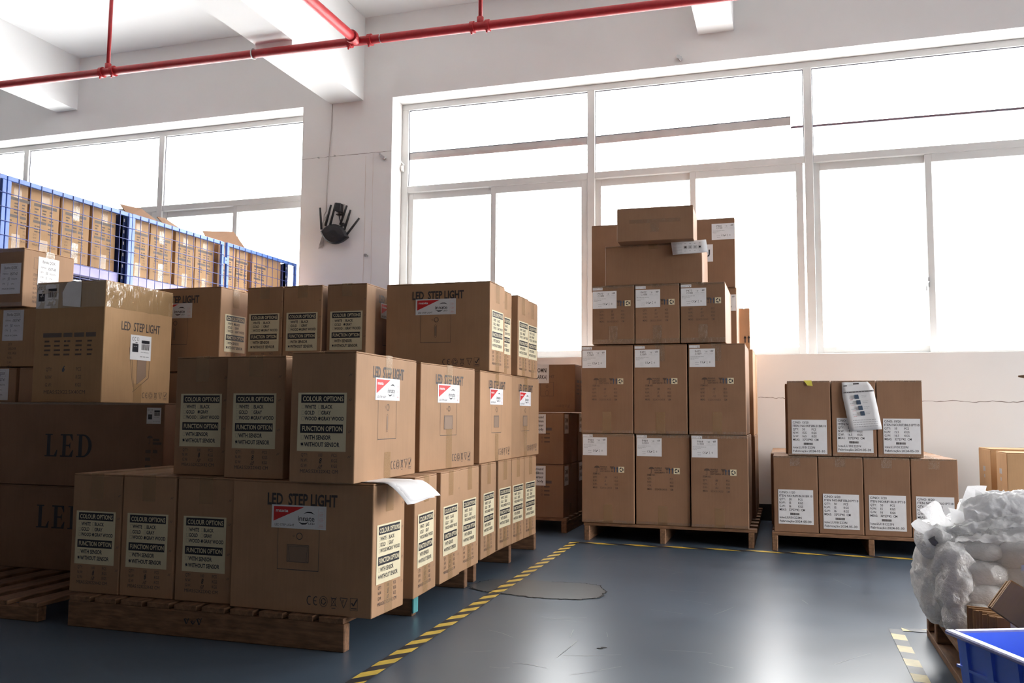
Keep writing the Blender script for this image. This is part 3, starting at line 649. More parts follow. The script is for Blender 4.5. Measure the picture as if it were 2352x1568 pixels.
# ---- router on the pillar, adapter and cables
def wp(px, pz, dy=0): return Vector((px, WY-dy, pz))
rc = Vector((-3.662, WY-.05, 2.272))
t = thing('router', 'black lens-shaped router with six antennas hung on the white pillar', 'router', rc)
b = MB(); top = []; tilt = rad(-13)
def lens(s, hh):
    P = []
    for i in range(13):
        u = -1+2*i/12; P.append((u*s, hh*.086*(1-abs(u)**2.2)*s/.135))
    for i in range(1, 12):
        u = 1-2*i/12; P.append((u*s, -hh*.084*(1-abs(u)**2.0)*s/.135))
    return [(x*math.cos(tilt)-z*math.sin(tilt), x*math.sin(tilt)+z*math.cos(tilt)) for x, z in P]
rings = [[(x, y, z) for x, z in lens(s, 1)] for s, y in ((.115, .05), (.132, .02), (.135, -.012), (.115, -.028), (.05, -.033))]
n = len(rings[0]); vs = [p for r in rings for p in r]; fs = [(i*n+k, (i+1)*n+k, (i+1)*n+(k+1) % n, i*n+(k+1) % n) for i in range(len(rings)-1) for k in range(n)]
fs += [tuple(range(n)), tuple(reversed(range((len(rings)-1)*n, len(rings)*n)))]
b.add(vs, fs); b.obj('router_body', BLACKP, t, smooth=False)
for (xa, za), (xb, zb) in (((-3.790, 2.322), (-3.806, 2.512)), ((-3.752, 2.350), (-3.700, 2.530)), ((-3.706, 2.356), (-3.655, 2.545)), ((-3.610, 2.352), (-3.548, 2.515)), ((-3.572, 2.300), (-3.512, 2.475)), ((-3.553, 2.255), (-3.428, 2.398))):
    MB().tube([wp(xa, za, .05)-rc, wp(xa*.35+xb*.65, za*.35+zb*.65, .052)-rc, wp(xb, zb, .054)-rc], [.0105, .0095, .0085], 8).obj('antenna', BLACKP, t, smooth=True)
t = thing('power_adapter', 'black power adapter plugged in above the router with coiled cord', 'adapter', wp(-3.625, 2.456))
o0 = wp(-3.625, 2.456)
MB().add(*[[Vector((x, y, z)) for y in (-.075, -.022) for x, z in ((-.036, .018), (.026, .002), (.030, .078), (-.022, .088))], [(3, 2, 1, 0), (4, 5, 6, 7), (0, 1, 5, 4), (1, 2, 6, 5), (2, 3, 7, 6), (3, 0, 4, 7)]]).obj('adapter_body', BLACKP, t, bevel=.004)
MB().box(-.04, .045, -.02, 0, -.012, .09).obj('socket_plate', CABLEW, t, bevel=.004)
MB().box(-.035, .036, -.04, 0, -.012, -.003).obj('socket_shelf', BLACKP, t, bevel=.002)
cord = [(0, -.05, .01), (.005, -.05, -.03), (.018, -.05, -.085)]
for i in range(40):
    a = i*.62; cord.append((.045+.017*math.cos(a), -.05+.0008*i-.016, -.125+.034*math.sin(a)))
cord += [(.02, -.05, -.15), (.01, -.05, -.18)]
MB().tube(cord, .0045, 6).obj('cord', BLACKP, t, smooth=True)
b = MB().tube([wp(-3.737, 3.44, .006), wp(-3.742, 3.2, .006), wp(-3.755, 3.0, .008), wp(-3.768, 2.7, .006), wp(-3.772, 2.49, .008), wp(-3.785, 2.45, .02)], .0045, 6)
for i in range(4):
    r = random.Random(i); b.tube([wp(-3.775+r.uniform(-.02, .02), 2.46, .01+.004*i), wp(-3.80+.01*i, 2.38, .02), wp(-3.79+.01*i, 2.30, .015), wp(-3.825+.008*i, 2.20, .012+.003*i), wp(-3.835+.012*i, 2.165, .012), wp(-3.80+.005*i, 2.19, .012), wp(-3.785, 2.30, .012)], .0028, 5)
tag(b.obj('network_cable', CABLEC, smooth=True), 'thin pale cable down the pillar with a loose loop beside the router', 'cable')

# ---- floor: patch, tapes, cracks
pp = [(-1.301, 3.595), (-1.345, 3.66), (-1.32, 3.739), (-1.285, 3.83), (-1.149, 3.879), (-1.011, 3.857), (-.886, 3.876), (-.8, 3.847), (-.738, 3.723), (-.747, 3.592), (-.808, 3.535), (-.891, 3.513), (-1.008, 3.508), (-1.091, 3.53), (-1.222, 3.552)]
MB().add([(x, y, .0012) for x, y in pp], [tuple(reversed(range(len(pp))))]).obj('floor_patch', PATCH, fl)
def dens(P, k, a, seed):
    r = random.Random(seed); out = []
    for i in range(len(P)-1):
        for j in range(k): out.append((P[i][0]+(P[i+1][0]-P[i][0])*j/k+r.uniform(-a, a), P[i][1]+(P[i+1][1]-P[i][1])*j/k+r.uniform(-a, a)))
    return out+[P[-1]]
b = MB(); b.ribbon(dens(pp[8:]+pp[:1], 9, .006, 3), .009, .0022); b.ribbon(dens(pp[5:9], 9, .006, 4), .005, .0022); b.ribbon(dens(pp[0:4], 6, .008, 5), .004, .0022)
b.ribbon(dens([(-1.30, 3.595), (-1.36, 3.62)], 5, .01, 6), .004, .0022)
b.obj('patch_crack', DARKC, fl)
r = random.Random(11); b = MB()
for i in range(26):
    x, y, a, l = r.uniform(-1.0, .3), r.uniform(2.5, 4.6), r.uniform(0, 6.28), r.uniform(.05, .22)
    b.ribbon([(x, y), (x+math.cos(a)*l*.5, y+math.sin(a)*l*.5+r.uniform(-.01, .01)), (x+math.cos(a)*l, y+math.sin(a)*l)], .0022, .0008)
so = b.obj('floor_scratch', mat('floor_scratch', (0.34, 0.36, 0.38), 0.5), fl)
for x, y in ((-.585, 2.83), (-.575, 2.845)): MB().add([(x+math.cos(a)*.012, y+math.sin(a)*.007, .001) for a in (0, 1, 2, 3, 4, 5)], [(0, 1, 2, 3, 4, 5)]).obj('floor_chip', DARKC, fl)

def ftape(label, P0, P1, wd, pitch, slant, mats, group=None, start=0):
    P0, P1 = Vector((*P0, 0)), Vector((*P1, 0)); L = (P1-P0).length; t = (P1-P0)/L; nrm = Vector((-t.y, t.x, 0))
    b = MB(); k = 0; s = -abs(slant)-pitch; c = lambda v: max(0, min(L, v))
    while s < L+abs(slant):
        a0, a1 = s, s+pitch
        A, B_, C2, D2 = c(a0), c(a1), c(a1+slant), c(a0+slant)
        if B_ > A or C2 > D2:
            q = [P0+t*A-nrm*wd/2, P0+t*B_-nrm*wd/2, P0+t*C2+nrm*wd/2, P0+t*D2+nrm*wd/2]
            b.add([(p.x, p.y, .0018) for p in q], [(0, 1, 2, 3)], (k+start) % 2)
        s += pitch; k += 1
    return tag(b.obj('floor_tape', mats), label, 'floor tape', group)
ftape('yellow and black floor tape running from the front stack towards the centre pallet', (-1.150, 1.6), (-1.201, 5.11), .05, .062, -.062, [TYEL, TBLK], 'hazard tape on the floor')
ftape('yellow and black floor tape in front of the centre and right pallets', (-1.185, 5.075), (1.6, 5.135), .052, .115, -.10, [TBLK, TYEL], 'hazard tape on the floor')
ftape('worn pale floor tape ending beside the blue crate', (.3555, 3.42), (.3555, 1.6), .044, .082, .012, [TPALE, TGREY], 'hazard tape on the floor', 0)
ftape('short pale floor tape reaching under the white bale pallet', (.378, 3.425), (1.5, 3.42), .046, .15, -.12, [TGREY, TPALE], 'hazard tape on the floor', 0)

# ================================================================== FRONT STACK (step light cartons on two pallets)
PZ = .105
pa, st = pallet('wooden pallet with orange front beam under the front carton stack', -2.418, -1.335, 2.517, 3.628, PZ, 'y', [2.517, 3.04, 3.592], 10, .089)
MB().box(.5415, .5475, -.002, .040, .012, PZ-.02).obj('end_wrap', TEAL, st[1])['label'] = 'teal plastic strip on the stringer end'
a = Art()
for x, q in ((.0, .026), (.026, .020), (.050, .029)): a.line(x, q, x+.009, .010, .0045, I_); a.line(x+.018, q+.003, x+.010, .010, .0022, I_); a.line(x+.004, q+.002, x+.015, q-.004, .002, I_)
link('ink_mark', a.mesh('ink_mark'), st[0], Matrix(((1, 0, 0, -.055), (0, 0, -1, -.001), (0, 1, 0, .035), (0, 0, 0, 1))))
pallet('wooden pallet under the rear half of the front stack, dark stringer ends', -2.42, -1.345, 3.735, 4.77, PZ, 'y', [3.735, 4.26, 4.72], 10, .089)
GE = 'narrow ends of the step light cartons facing the room'; GL = 'step light cartons showing their long side'
W_, D_, H_ = .52, .22, .42
def ends(colour, dark): return [('opt_'+colour, a_options(colour)), ('qty_%d' % dark, a_qty(dark))]
def step(label, group, x, y, z, w, d, h=H_, f=None, r=None, rz=0, tape=None, slot=True, colour='GRAY WOOD'):
    arts = []
    for face, k in (('f', f), ('r', r)):
        if k == 'end':
            wd = w if face == 'f' else d
            for key, fn in ends(colour, 1): arts.append((face, key, fn, (wd-.225)/2, 0))
        elif k == 'long':
            wd = w if face == 'f' else d
            arts += [(face, 'step%d' % slot, a_step(slot), (wd-.52)/2, 0), (face, 'brand', a_brand, (wd-.52)/2, 0)]
    return carton(label, group, x, y, z, w, d, h, arts, rz, tape=tape if tape is not None else (('x' if w > d else 'y', .095, .10),))
# bottom tier
z = PZ+.001
for xl, xr, lab, cl in ((-2.466, -2.252, 'bottom left narrow carton of the front stack, above the beam corner', 'GRAY WOOD'), (-2.247, -2.025, 'second narrow carton from the left in the bottom row of front stack', 'GRAY WOOD'), (-2.016, -1.785, 'third narrow carton in the bottom row, beside the long red-label carton', 'GRAY WOOD')):
    x, y, wd = from_front(xl, xr, 2.568, .52); step(lab, GE, x, y, z, wd, .52, f='end', colour=cl, tape=(('y', .09, 0),))
mx, my, dd, az = side(-1.246, 2.543, -1.249, 2.768, .528)
step('long carton with red-cornered label at the bottom of the front stack', GL, mx, my, z, .528, dd, f='long', r='end', rz=-1.5, slot=False, tape=(('x', .095, .10),))
for (p, q, lab) in (((-1.246, 2.846), (-1.262, 3.085), 'carton end just behind the drooping papers, bottom row of front stack'),
                    ((-1.259, 3.119), (-1.268, 3.352), 'third carton end along the bottom row of the lit side'),
                    ((-1.279, 3.373), (-1.284, 3.622), 'fourth carton end along the bottom row of the lit side, above the twin stringer ends'),
                    ((-1.297, 3.689), (-1.309, 3.935), 'fifth carton end along the bottom row of the lit side, past a dark gap'),
                    ((-1.315, 3.985), (-1.313, 4.190), 'sixth carton end along the bottom row of the lit side'),
                    ((-1.312, 4.194), (-1.310, 4.398), 'seventh carton end along the bottom row, its label set higher'),
                    ((-1.309, 4.402), (-1.305, 4.611), 'last and darkest carton end along the bottom row of the lit side')):
    mx, my, dd, az = side(*p, *q, .50); step(lab, GE, mx, my, z, .50, dd, r='end', rz=az)
# second tier
z = PZ+.422
step('leftmost narrow carton of the middle row in the front stack, gray ticked', GE, -1.987, 2.90, z, .222, .52, f='end', colour='GRAY', tape=(('y', .09, 0),))
step('middle row narrow carton with a yellowish tape square above its label', GE, -1.717, 2.835, z, .235, .52, f='end', rz=-1.5, tape=(('y', .07, 0),), h=.415)
mx, my, dd, az = side(-1.302, 2.495, -1.318, 3.006, .23)
step('carton at the lit front corner of the middle row with slot drawing', GL, mx, my, z, .23, dd, f='end', r='long', rz=az, tape=(('x', .06, .09), ('y', .0, .0)))
mx, my, dd, az = side(-1.335, 3.087, -1.300, 3.600, .22)
step('second carton along the lit middle row with window drawing, skewed', GL, mx, my, z, .22, dd, r='long', rz=az, slot=False, tape=(('x', .06, .16),))
mx, my, dd, az = side(-1.312, 3.705, -1.322, 4.215, .22)
step('third carton along the lit middle row of the front stack', GL, mx, my, z, .22, dd, r='long', rz=az, slot=False, tape=(('x', .06, .13),))
mx, my, dd, az = side(-1.330, 4.222, -1.328, 4.742, .22)
step('fourth and last carton along the lit middle row', GL, mx, my, z, .22, dd, r='long', rz=az, slot=False, tape=(('x', .06, .16),))
# third tier
z = PZ+.844
step('top row carton with half-hidden red label behind the torn-taped carton', GL, -2.91, 3.765, z, .52, .25, f='long', r='end', colour='BLACK')
for xl, xr, lab, cl in ((-2.553, -2.351, 'top row narrow carton next to the half-hidden red label carton', 'GRAY WOOD'), (-2.347, -2.133, 'middle one of three narrow cartons in the top row of front stack', 'GRAY WOOD'), (-2.105, -1.894, 'narrow top row carton left of the large red-label carton, its right side visible', 'GRAY')):
    x, y, wd = from_front(xl, xr, 3.72, .52); step(lab, GE, x, y, z, wd, .52, f='end', r='long' if xl > -2.2 else None, colour=cl, tape=(('y', .06, 0),))
step('large red-label carton at the top of the front stack, window behind', GL, -1.5665, 3.915, z, .528, .225, f='long', r='end', colour='GRAY')
step('top row carton end partly hidden behind the large red-label carton', GE, -1.60, 4.143, z, .525, .215, r='end', colour='GRAY')
step('third carton end in the top row of the lit side, after a dark gap', GE, -1.58, 4.405, z, .52, .20, r='end', colour='GRAY')
step('last carton end in the top row, dim with shiny tape', GE, -1.59, 4.614, z, .52, .205, r='end', colour='GRAY')
# cartons inside the stack that carry the ones in view
HID = 'plain brown carton hidden inside the front stack, carrying the top row'
for tz in (PZ+.001, PZ+.422):
    for x in (-2.452, -2.24, -2.00): step(HID, 'inner cartons of the front stack', x, 3.98, tz, .20, .52)
for x, y, d in ((-1.68, 4.0, .50), (-1.68, 4.50, .48)): step(HID, 'inner cartons of the front stack', x, y, PZ+.422, .20, d)

# papers drooping over the front corner carton
def sheet(name, label, rows, mt=PAPER, cat='paper', thick=.0006):
    n = len(rows[0]); v = [p for r in rows for p in r]; f = [(i*n+k, i*n+k+1, (i+1)*n+k+1, (i+1)*n+k) for i in range(len(rows)-1) for k in range(n-1)]
    b = MB().add(v, f); o = b.obj(name, mt, smooth=True)
    md = o.modifiers.new('thickness', 'SOLIDIFY'); md.thickness = thick; md.offset = 1
    return tag(o, label, cat)
def droop(x0, dz, yy, ln, tw):
    rows = []
    for i in range(11):
        s = ln*i/10; x = x0+min(s, .10)+max(0, s-.10)*.80; zz = .5285+dz-(max(0, s-.115)**1.4)*1.55
        rows.append([Vector((x+tw*k*.02, yy+.17*k/4+.02*s, zz+.008*math.sin(k*1.1+i*.4)*(s/ln)*max(0, (s-.1))*6)) for k in range(5)])
    return rows
o = sheet('paper_sheet', 'folded white delivery papers drooping over the front corner carton', droop(-1.335, .0012, 2.548, .215, .3)); o['group'] = 'loose papers'
lo = sheet('lower_leaf', '', droop(-1.335, -.0006, 2.556, .205, .6)); lo.parent = o
for k in ('label', 'category'): del lo[k]

# ================================================================== LEFT STACK (dark LED cartons)
pallet('low dark pallet at the lower left with boxes set back on it', -3.75, -2.555, 2.523, 3.95, .066, 'y', [2.523, 3.2, 3.91], 9, .085, sl_h=.016, st_w=.04)
def serif_led(letters):
    def fn(a):
        h = .098; x = 0
        def ser(xc, y, w): a.rect(xc-w/2, y, xc+w/2, y+.005, I_)
        if 'L' in letters:
            a.rect(.012, 0, .030, h, I_); ser(.021, 0, .040); ser(.021, h-.005, .040); a.rect(.012, 0, .066, .006, I_); a.poly([(.066, 0), (.070, .030), (.066, .030), (.052, .006)], I_)
        x = .085
        a.rect(x+.012, 0, x+.030, h, I_); ser(x+.02, 0, .04); ser(x+.02, h-.005, .04); a.rect(x, 0, x+.066, .006, I_); a.rect(x, h-.006, x+.064, h, I_); a.rect(x+.03, h/2-.003, x+.050, h/2+.003, I_)
        a.poly([(x+.066, 0), (x+.070, .030), (x+.066, .030), (x+.050, .006)], I_); a.poly([(x+.064, h), (x+.050, h-.006), (x+.063, h-.028), (x+.066, h-.028)], I_); a.poly([(x+.046, h/2), (x+.054, h/2-.016), (x+.054, h/2+.016)], I_)
        x = .172
        a.rect(x+.012, 0, x+.030, h, I_); ser(x+.018, 0, .036); ser(x+.018, h-.005, .036)
        P = []
        for i in range(13):
            t = rad(90-15*i); P += [(x+.034+.048*math.cos(t), h/2+h/2*math.sin(t)), (x+.034+.030*math.cos(t), h/2+(h/2-.006)*math.sin(t))]
        a.b.add([(q[0], q[1], 0) for q in P], [(2*i, 2*i+1, 2*i+3, 2*i+2) for i in range(12)], I_); a.rect(x+.012, h-.006, x+.036, h, I_); a.rect(x+.012, 0, x+.036, .006, I_)
        return 'serif_lettering'
    return fn
def a_ledside(a):
    for k, (s, w_) in enumerate((('ITEM', .06), ('QTY', .03), ('N.W', .03), ('G.W', .03), ('MEAS', .075))): a.micro(0, w_, .115-.032*k, .013, FD_); 
    umbrella(a, .02, .165, .026, FD_); a.micro(.035, .085, .165, .010, FD_); a.micro(.035, .085, .150, .010, FD_)
    return 'side_printing'
def a_rohs(w_, h_, torn=False):
    def fn(a):
        a.rect(0, 0, w_, h_, P_); k = w_/.095
        a.ring(.012*k, h_-.013*k, .005*k, .006*k, .0015*k, PR_, a0=60, a1=300, n=8); a.ring(.022*k, h_-.013*k, .005*k, .006*k, .0015*k, PR_, a0=60, a1=300, n=8); a.frame(.030*k, h_-.018*k, .037*k, h_-.008*k, .001*k, PR_); a.rect(.022*k, h_-.026*k, .032*k, h_-.0235*k, I_, 1)
        a.rect(.050*k, h_-.025*k, w_-.008*k, h_-.015*k, I_, 1)
        rn = random.Random(3); x = .050*k
        while x < w_-.010*k: bw = rn.choice((.001, .002, .003))*k; a.rect(x, h_-.046*k, x+bw, h_-.027*k, PR_, 1); x += bw+rn.choice((.001, .0015))*k
        a.rect(.009*k, .025*k, .036*k, .052*k, I_, 1); a.micro(.015*k, .030*k, .042*k, .002*k, G_, 2); a.micro(.048*k, .085*k, h_-.055*k, .002*k, G_); a.micro(.066*k, .074*k, .034*k, .002*k, G_); a.micro(.045*k, .088*k, .010*k, .003*k, G_)
        return 'barcode_label'
    return fn
GB = 'wide LED cartons of the dark left stack'
ledf = a_rohs(.072, .068)
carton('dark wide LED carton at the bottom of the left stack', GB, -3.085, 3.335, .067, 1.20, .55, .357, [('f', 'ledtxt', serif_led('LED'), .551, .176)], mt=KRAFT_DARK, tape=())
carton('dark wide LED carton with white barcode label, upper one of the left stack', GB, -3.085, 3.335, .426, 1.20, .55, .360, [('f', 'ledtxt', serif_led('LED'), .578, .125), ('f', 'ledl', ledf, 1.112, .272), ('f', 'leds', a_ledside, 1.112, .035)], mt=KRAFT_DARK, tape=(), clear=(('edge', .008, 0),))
# tall carton with taped-up extended top
def a_tall_f(a):
    for k, (x0_, x1_) in enumerate(((.05, .155), (.165, .215), (.225, .28), (.29, .345))): a.rect(x0_, .292, x1_, .312, BR_)
    for r in range(4):
        for x in (.06, .115, .17, .235, .30): a.micro(x, x+.035, .270-.020*r, .008, FD_, seed=r)
    for v, p, q in ((.140, 'QTY:', 'PCS'), (.105, 'N.W:', 'KGS'), (.070, 'G.W:', 'KGS')): a.text(p, .075, v, .016, FD_, sx=.75); a.text(q, .245, v, .016, FD_, sx=.75)
    a.text('MEAS:52X22.5X40CM', .07, .038, .016, FD_, w=.23); a.text('6', .165, .137, .026, BL_, bold=.03, shear=.2)
    return 'front_printing'
def a_tall_r(a):
    a.text('LED  STEP LIGHT', .135, .332, .040, PR_, w=.255, bold=.01)
    x = .19
    a.line(x, .02+.235, x+.03, .075, .0014, PR_); a.line(x+.012, .255, x+.04, .06, .0014, PR_); a.line(x+.03, .05, x+.135, .12, .0018, PR_); a.line(x+.135, .12, x+.135, .255, .0014, PR_)
    a.poly([(x+.055, .255), (x+.055, .085), (x+.115, .125), (x+.115, .255)], TN_, 0); a.line(x+.055, .255, x+.055, .085, .001, PR_); a.line(x+.055, .085, x+.115, .125, .001, PR_); a.line(x+.115, .125, x+.115, .255, .001, PR_)
    ce_row(a, .285, .02, .95, FD_)
    return 'side_printing'
t = carton('tall carton with torn taped top and slanted step light drawing, left', None, -3.068, 3.345, .788, .388, .445, .545,
           [('f', 'tallf', a_tall_f, .0, .0), ('r', 'tallr', a_tall_r, -.03, 0), ('r', 'rohs1', a_rohs(.137, .115), .165, .200), ('f', 'rohs2', a_rohs(.125, .11), .002, .425)], mt=KRAFT_YEL, tape=(('x', .0, .09), ))
b = MB(); nn = 26
for side_ in ('r', 'f'):
    vs = []; cnt = 0
    for j in range(7):
        for i in range(nn+1):
            u = (i/nn); zz = .425+.116*j/6+.004*noise.noise(Vector((u*7, j, 3)))
            off = .0022+.0025*noise.noise(Vector((u*14, j*.9, 1.7)))+.0015*noise.noise(Vector((u*40, j*2, 5)))
            vs.append((.194+off, -.2225+.445*u, zz) if side_ == 'r' else (-.194+.388*u, -.2225-off*.6, zz))
    b.add(vs, [(j*(nn+1)+i, j*(nn+1)+i+1, (j+1)*(nn+1)+i+1, (j+1)*(nn+1)+i) for j in range(6) for i in range(nn)])
tp = b.obj('taped_collar', film('wrinkled_clear_tape', (0.60, 0.42, 0.22), 0.10, 0.30, 30, 0.7, 0.16), t, smooth=True); tp['label'] = 'wide band of shiny wrinkled clear tape'
rn = random.Random(4)
v = [(0, 0), (.10, -.01), (.102, .105), (.055, .112), (.02, .103), (-.004, .06)]
tag(MB().add([(-3.262+.155+x, 3.119, 1.223+z_) for x, z_ in v], [tuple(range(len(v)))]).obj('paper_note', PAPER), 'torn creased white note stuck over the barcode label on the tall carton', 'paper', 'loose papers')
# cartons with handwritten item labels behind
def a_bamba(item):
    def fn(a):
        a.rect(0, 0, .128, .150, P_); a.frame(.022, .112, .108, .144, .0008, G_); a.text('Bamba QGSK', .026, .121, .014, PR_, w=.078, bold=.0)
        a.text('ITEM NO:', .016, .095, .0075, PR_, sx=.8); a.text(item, .060, .091, .0140, I_, sx=.7, shear=.2); a.text('QTY:', .016, .071, .0075, PR_); a.text('50', .047, .067, .014, I_, sx=.7, shear=.1); a.text('PCS/CTN', .072, .069, .0075, PR_)
        a.text('CTN', .016, .047, .0075, PR_); a.text('1', .050, .042, .015, I_); a.text('CTN', .070, .045, .0075, PR_); a.text('MADE IN CHINA', .016, .022, .0075, PR_, w=.078)
        return 'item_label'
    return fn
def a_bside(a):
    for k, s in enumerate(('ITEM', 'QTY', 'COLOUR', 'VOLTAGE', 'N.W.:', 'G.W.:', 'MEAS:')): a.text(s, .03, .155-.022*k, .012, FD_, sx=.7)
    a.frame(.03, .19, .08, .245, .001, PR_)
    return 'side_printing'
GQ = 'cartons with handwritten item labels on the left'
carton('top left carton with hand-numbered white item label, lit from the right', GQ, -3.705, 3.41, 1.250, .43, .31, .285, [('r', 'bamb48', a_bamba('0507-48'), .085, .105), ('r', 'bside', a_bside, .03, 0), ('f', 'bambb', a_bamba('0507-42'), .29, .06)], clear=(('x', .04, .04), ('edge', .02, .02)))
carton('carton under the top left one, hand-numbered label cut by the frame', GQ, -3.655, 3.45, .961, .47, .33, .286, [('f', 'bamb47', a_bamba('0507-47'), .26, .125), ('f', 'bsideq', a_bside, .27, -.03)], mt=KRAFT_YEL)
carton('low carton at the left edge below the hand-numbered ones', GQ, -3.605, 3.42, .789, .20, .32, .165, [('f', 'bamb46', a_bamba('0507-41'), .03, .01)])
carton('low carton tucked behind the tall torn-taped carton', GQ, -3.385, 3.42, .789, .20, .32, .165, [('f', 'bamb45', a_bamba('0507-44'), .09, .01)])
step('plain brown carton hidden under the half-hidden red label carton', 'inner cartons of the left stack', -2.91, 3.75, .067, .50, .22, h=.438)
step('plain brown carton hidden under the half-hidden red label carton', 'inner cartons of the left stack', -2.91, 3.75, .507, .50, .22, h=.438)

# ================================================================== BLUE RACK behind
t = thing('storage_rack', 'blue steel storage rack with wire mesh front by the left window', 'rack', (-4.3, 5.0, 0))
O = Vector((4.3, -5.0, 0)); inv = Matrix.Translation(O)
def rk(name, b, mt, par=t, **k):
    me = b.mesh(name, mt, **k); me.transform(inv); return link(name, me, par)
for y in (3.54, 4.43, 6.31):
    for x in (-4.70, -4.04):
        u = MB().box(x, x+.06, y, y+.012, 0, 1.99).box(x, x+.012, y, y+.055, 0, 1.99).box(x+.048, x+.06, y, y+.055, 0, 1.99)
        up = rk('upright', u, BLUED)
        if x > -4.5:
            hb = MB()
            for k in range(6): hb.box(x+.0605, x+.0615, y+.018, y+.026, 1.58+.073*k, 1.60+.073*k)
            me = hb.mesh('slot', CABLEW); me.transform(inv); link('slot', me, up)
for zz in (.35, 1.0, 1.555):
    for x in (-4.70, -4.035): rk('shelf_beam', MB().box(x, x+.045, 3.0, 6.36, zz, zz+.062), LILAC, bevel=.003)
    d = MB()
    for k in range(45): y = 3.02+.075*k; d.tube([(-4.7, y, zz+.064), (-3.99, y, zz+.064)], .0025, 4)
    for k in range(9): d.tube([(-4.68+.083*k, 3.0, zz+.060), (-4.68+.083*k, 6.36, zz+.060)], .0025, 4)
    q = rk('wire_deck', d, WIRE); q['kind'] = 'stuff'
def panel(ya, yb, z0, z1):
    X = -3.95; w2 = .026
    fr = MB().box(X-.02, X, ya, yb, z1-w2, z1).box(X-.02, X, ya, yb, z0, z0+w2).box(X-.02, X, ya, ya+w2, z0+w2, z1-w2).box(X-.02, X, yb-w2, yb, z0+w2, z1-w2)
    p = rk('mesh_panel', fr, BLUE, bevel=.002)
    g = MB(); y = ya+.072
    while y < yb-.02: g.tube([(X+.002, y, z0), (X+.002, y, z1-.004)], .0022, 5); y += .0755
    zz = z1-.098
    while zz > z0: g.tube([(X+.005, ya, zz), (X+.005, yb, zz)], .0022, 5); zz -= .0757
    me = g.mesh('wire_grid', WIRE); me.transform(inv); o = link('wire_grid', me, p); o['kind'] = 'stuff'
panel(2.60, 3.550, .95, 2.004); panel(3.555, 4.49, .95, 2.004); panel(4.492, 5.445, .95, 2.006); panel(5.482, 6.45, .95, 2.010)
b = MB().box(-3.955, -3.945, 5.445, 5.482, 1.845, 1.895); rk('hasp', b, BLUE, bevel=.002)
b = MB().tube([(-3.944, 5.463, 1.872), (-3.9435, 5.463, 1.872)], .006, 10); rk('hasp_hole', b, BLACK)
def a_rackbox(a):
    a.rect(.025, .245, .185, .262, BR_); a.rect(.025, .150, .115, .165, BR_); a.rect(.125, .150, .165, .165, BR_); a.micro(.085, .115, .251, .005, FD_, 2)
    for k in range(4):
        for x in (.030, .085, .135): a.micro(x, x+.028, .225-.017*k, .008, FD_, seed=k)
    for k in range(3):
        for x in (.035, .13): a.micro(x, x+.038, .128-.015*k, .007, FD_, seed=k+9)
    for v, p, q in ((.078, 'QTY:', 'PCS'), (.060, 'N.W:', 'KGS'), (.042, 'G.W:', 'KGS')): a.text(p, .028, v, .0095, FD_); a.text(q, .150, v, .0095, FD_)
    a.text('MEAS:52X22X42CM', .026, .022, .0095, FD_, w=.16)
    return 'box_printing'
GR = 'upright cartons behind the rack mesh'
rb = [(3.33, 3.530, 'first rack carton from the left edge behind the blue mesh'), (3.605, 3.748, 'rack carton just right of the leftmost blue mesh post'), (3.762, 3.970, 'rack carton with two dark bands below the window mullion'),
      (3.980, 4.200, 'rack carton with a shiny tape patch, third bay carton from the post'), (4.215, 4.418, 'rack carton left of the dark slotted upright'), (4.520, 4.722, 'rack carton right of the dark slotted upright with dangling string'),
      (4.730, 4.955, 'rack carton below the raised flaps'), (4.980, 5.188, 'rack carton two places right of the dark upright, dark gap on its left'), (5.193, 5.410, 'rack carton left of the hasp between mesh panels'),
      (5.455, 5.672, 'rack carton right behind the hasp post'), (5.680, 5.830, 'rack carton in the last mesh panel, dark gap on its right'), (5.890, 6.300, 'wide last rack carton beside the bright window gap')]
for i, (ya, yb, lab) in enumerate(rb):
    d = yb-ya; hh = .375+.006*(i % 3)
    arts = [('r', 'rackbox', a_rackbox, (d-.21)/2 if i < 11 else .0, .03)]
    carton(lab, GR, -4.26, (ya+yb)/2, 1.622, .50, d-.004, hh, arts, mt=KRAFT_YEL, tape=(('x', .09, .09),), kind=TAPE, clear=(('x', .12, .12),) if i % 3 == 0 else ())
# raised flaps of the open rack cartons
def flap(lab, pts):
    o = tag(MB().add([Vector(p) for p in pts], [tuple(range(len(pts)))]).obj('loose_flap', KRAFT_RED), lab, 'cardboard', 'bent cardboard on the rack cartons')
    md = o.modifiers.new('board', 'SOLIDIFY'); md.thickness = .005; md.offset = 0
flap('bent cardboard sheet sticking up left of the mullion on the rack', [(-4.05, 4.56, 2.012), (-4.05, 4.92, 2.012), (-4.15, 4.80, 2.118), (-4.15, 4.60, 2.105)])
flap('small bent cardboard sheet right of the mullion on the rack', [(-4.05, 4.93, 2.012), (-4.05, 5.17, 2.012), (-4.15, 5.03, 2.105), (-4.15, 4.95, 2.098)])
flap('tall bent cardboard sheet above the rack hasp', [(-4.10, 5.46, 2.012), (-4.08, 5.95, 2.010), (-4.15, 5.83, 2.172), (-4.15, 5.45, 2.100)])

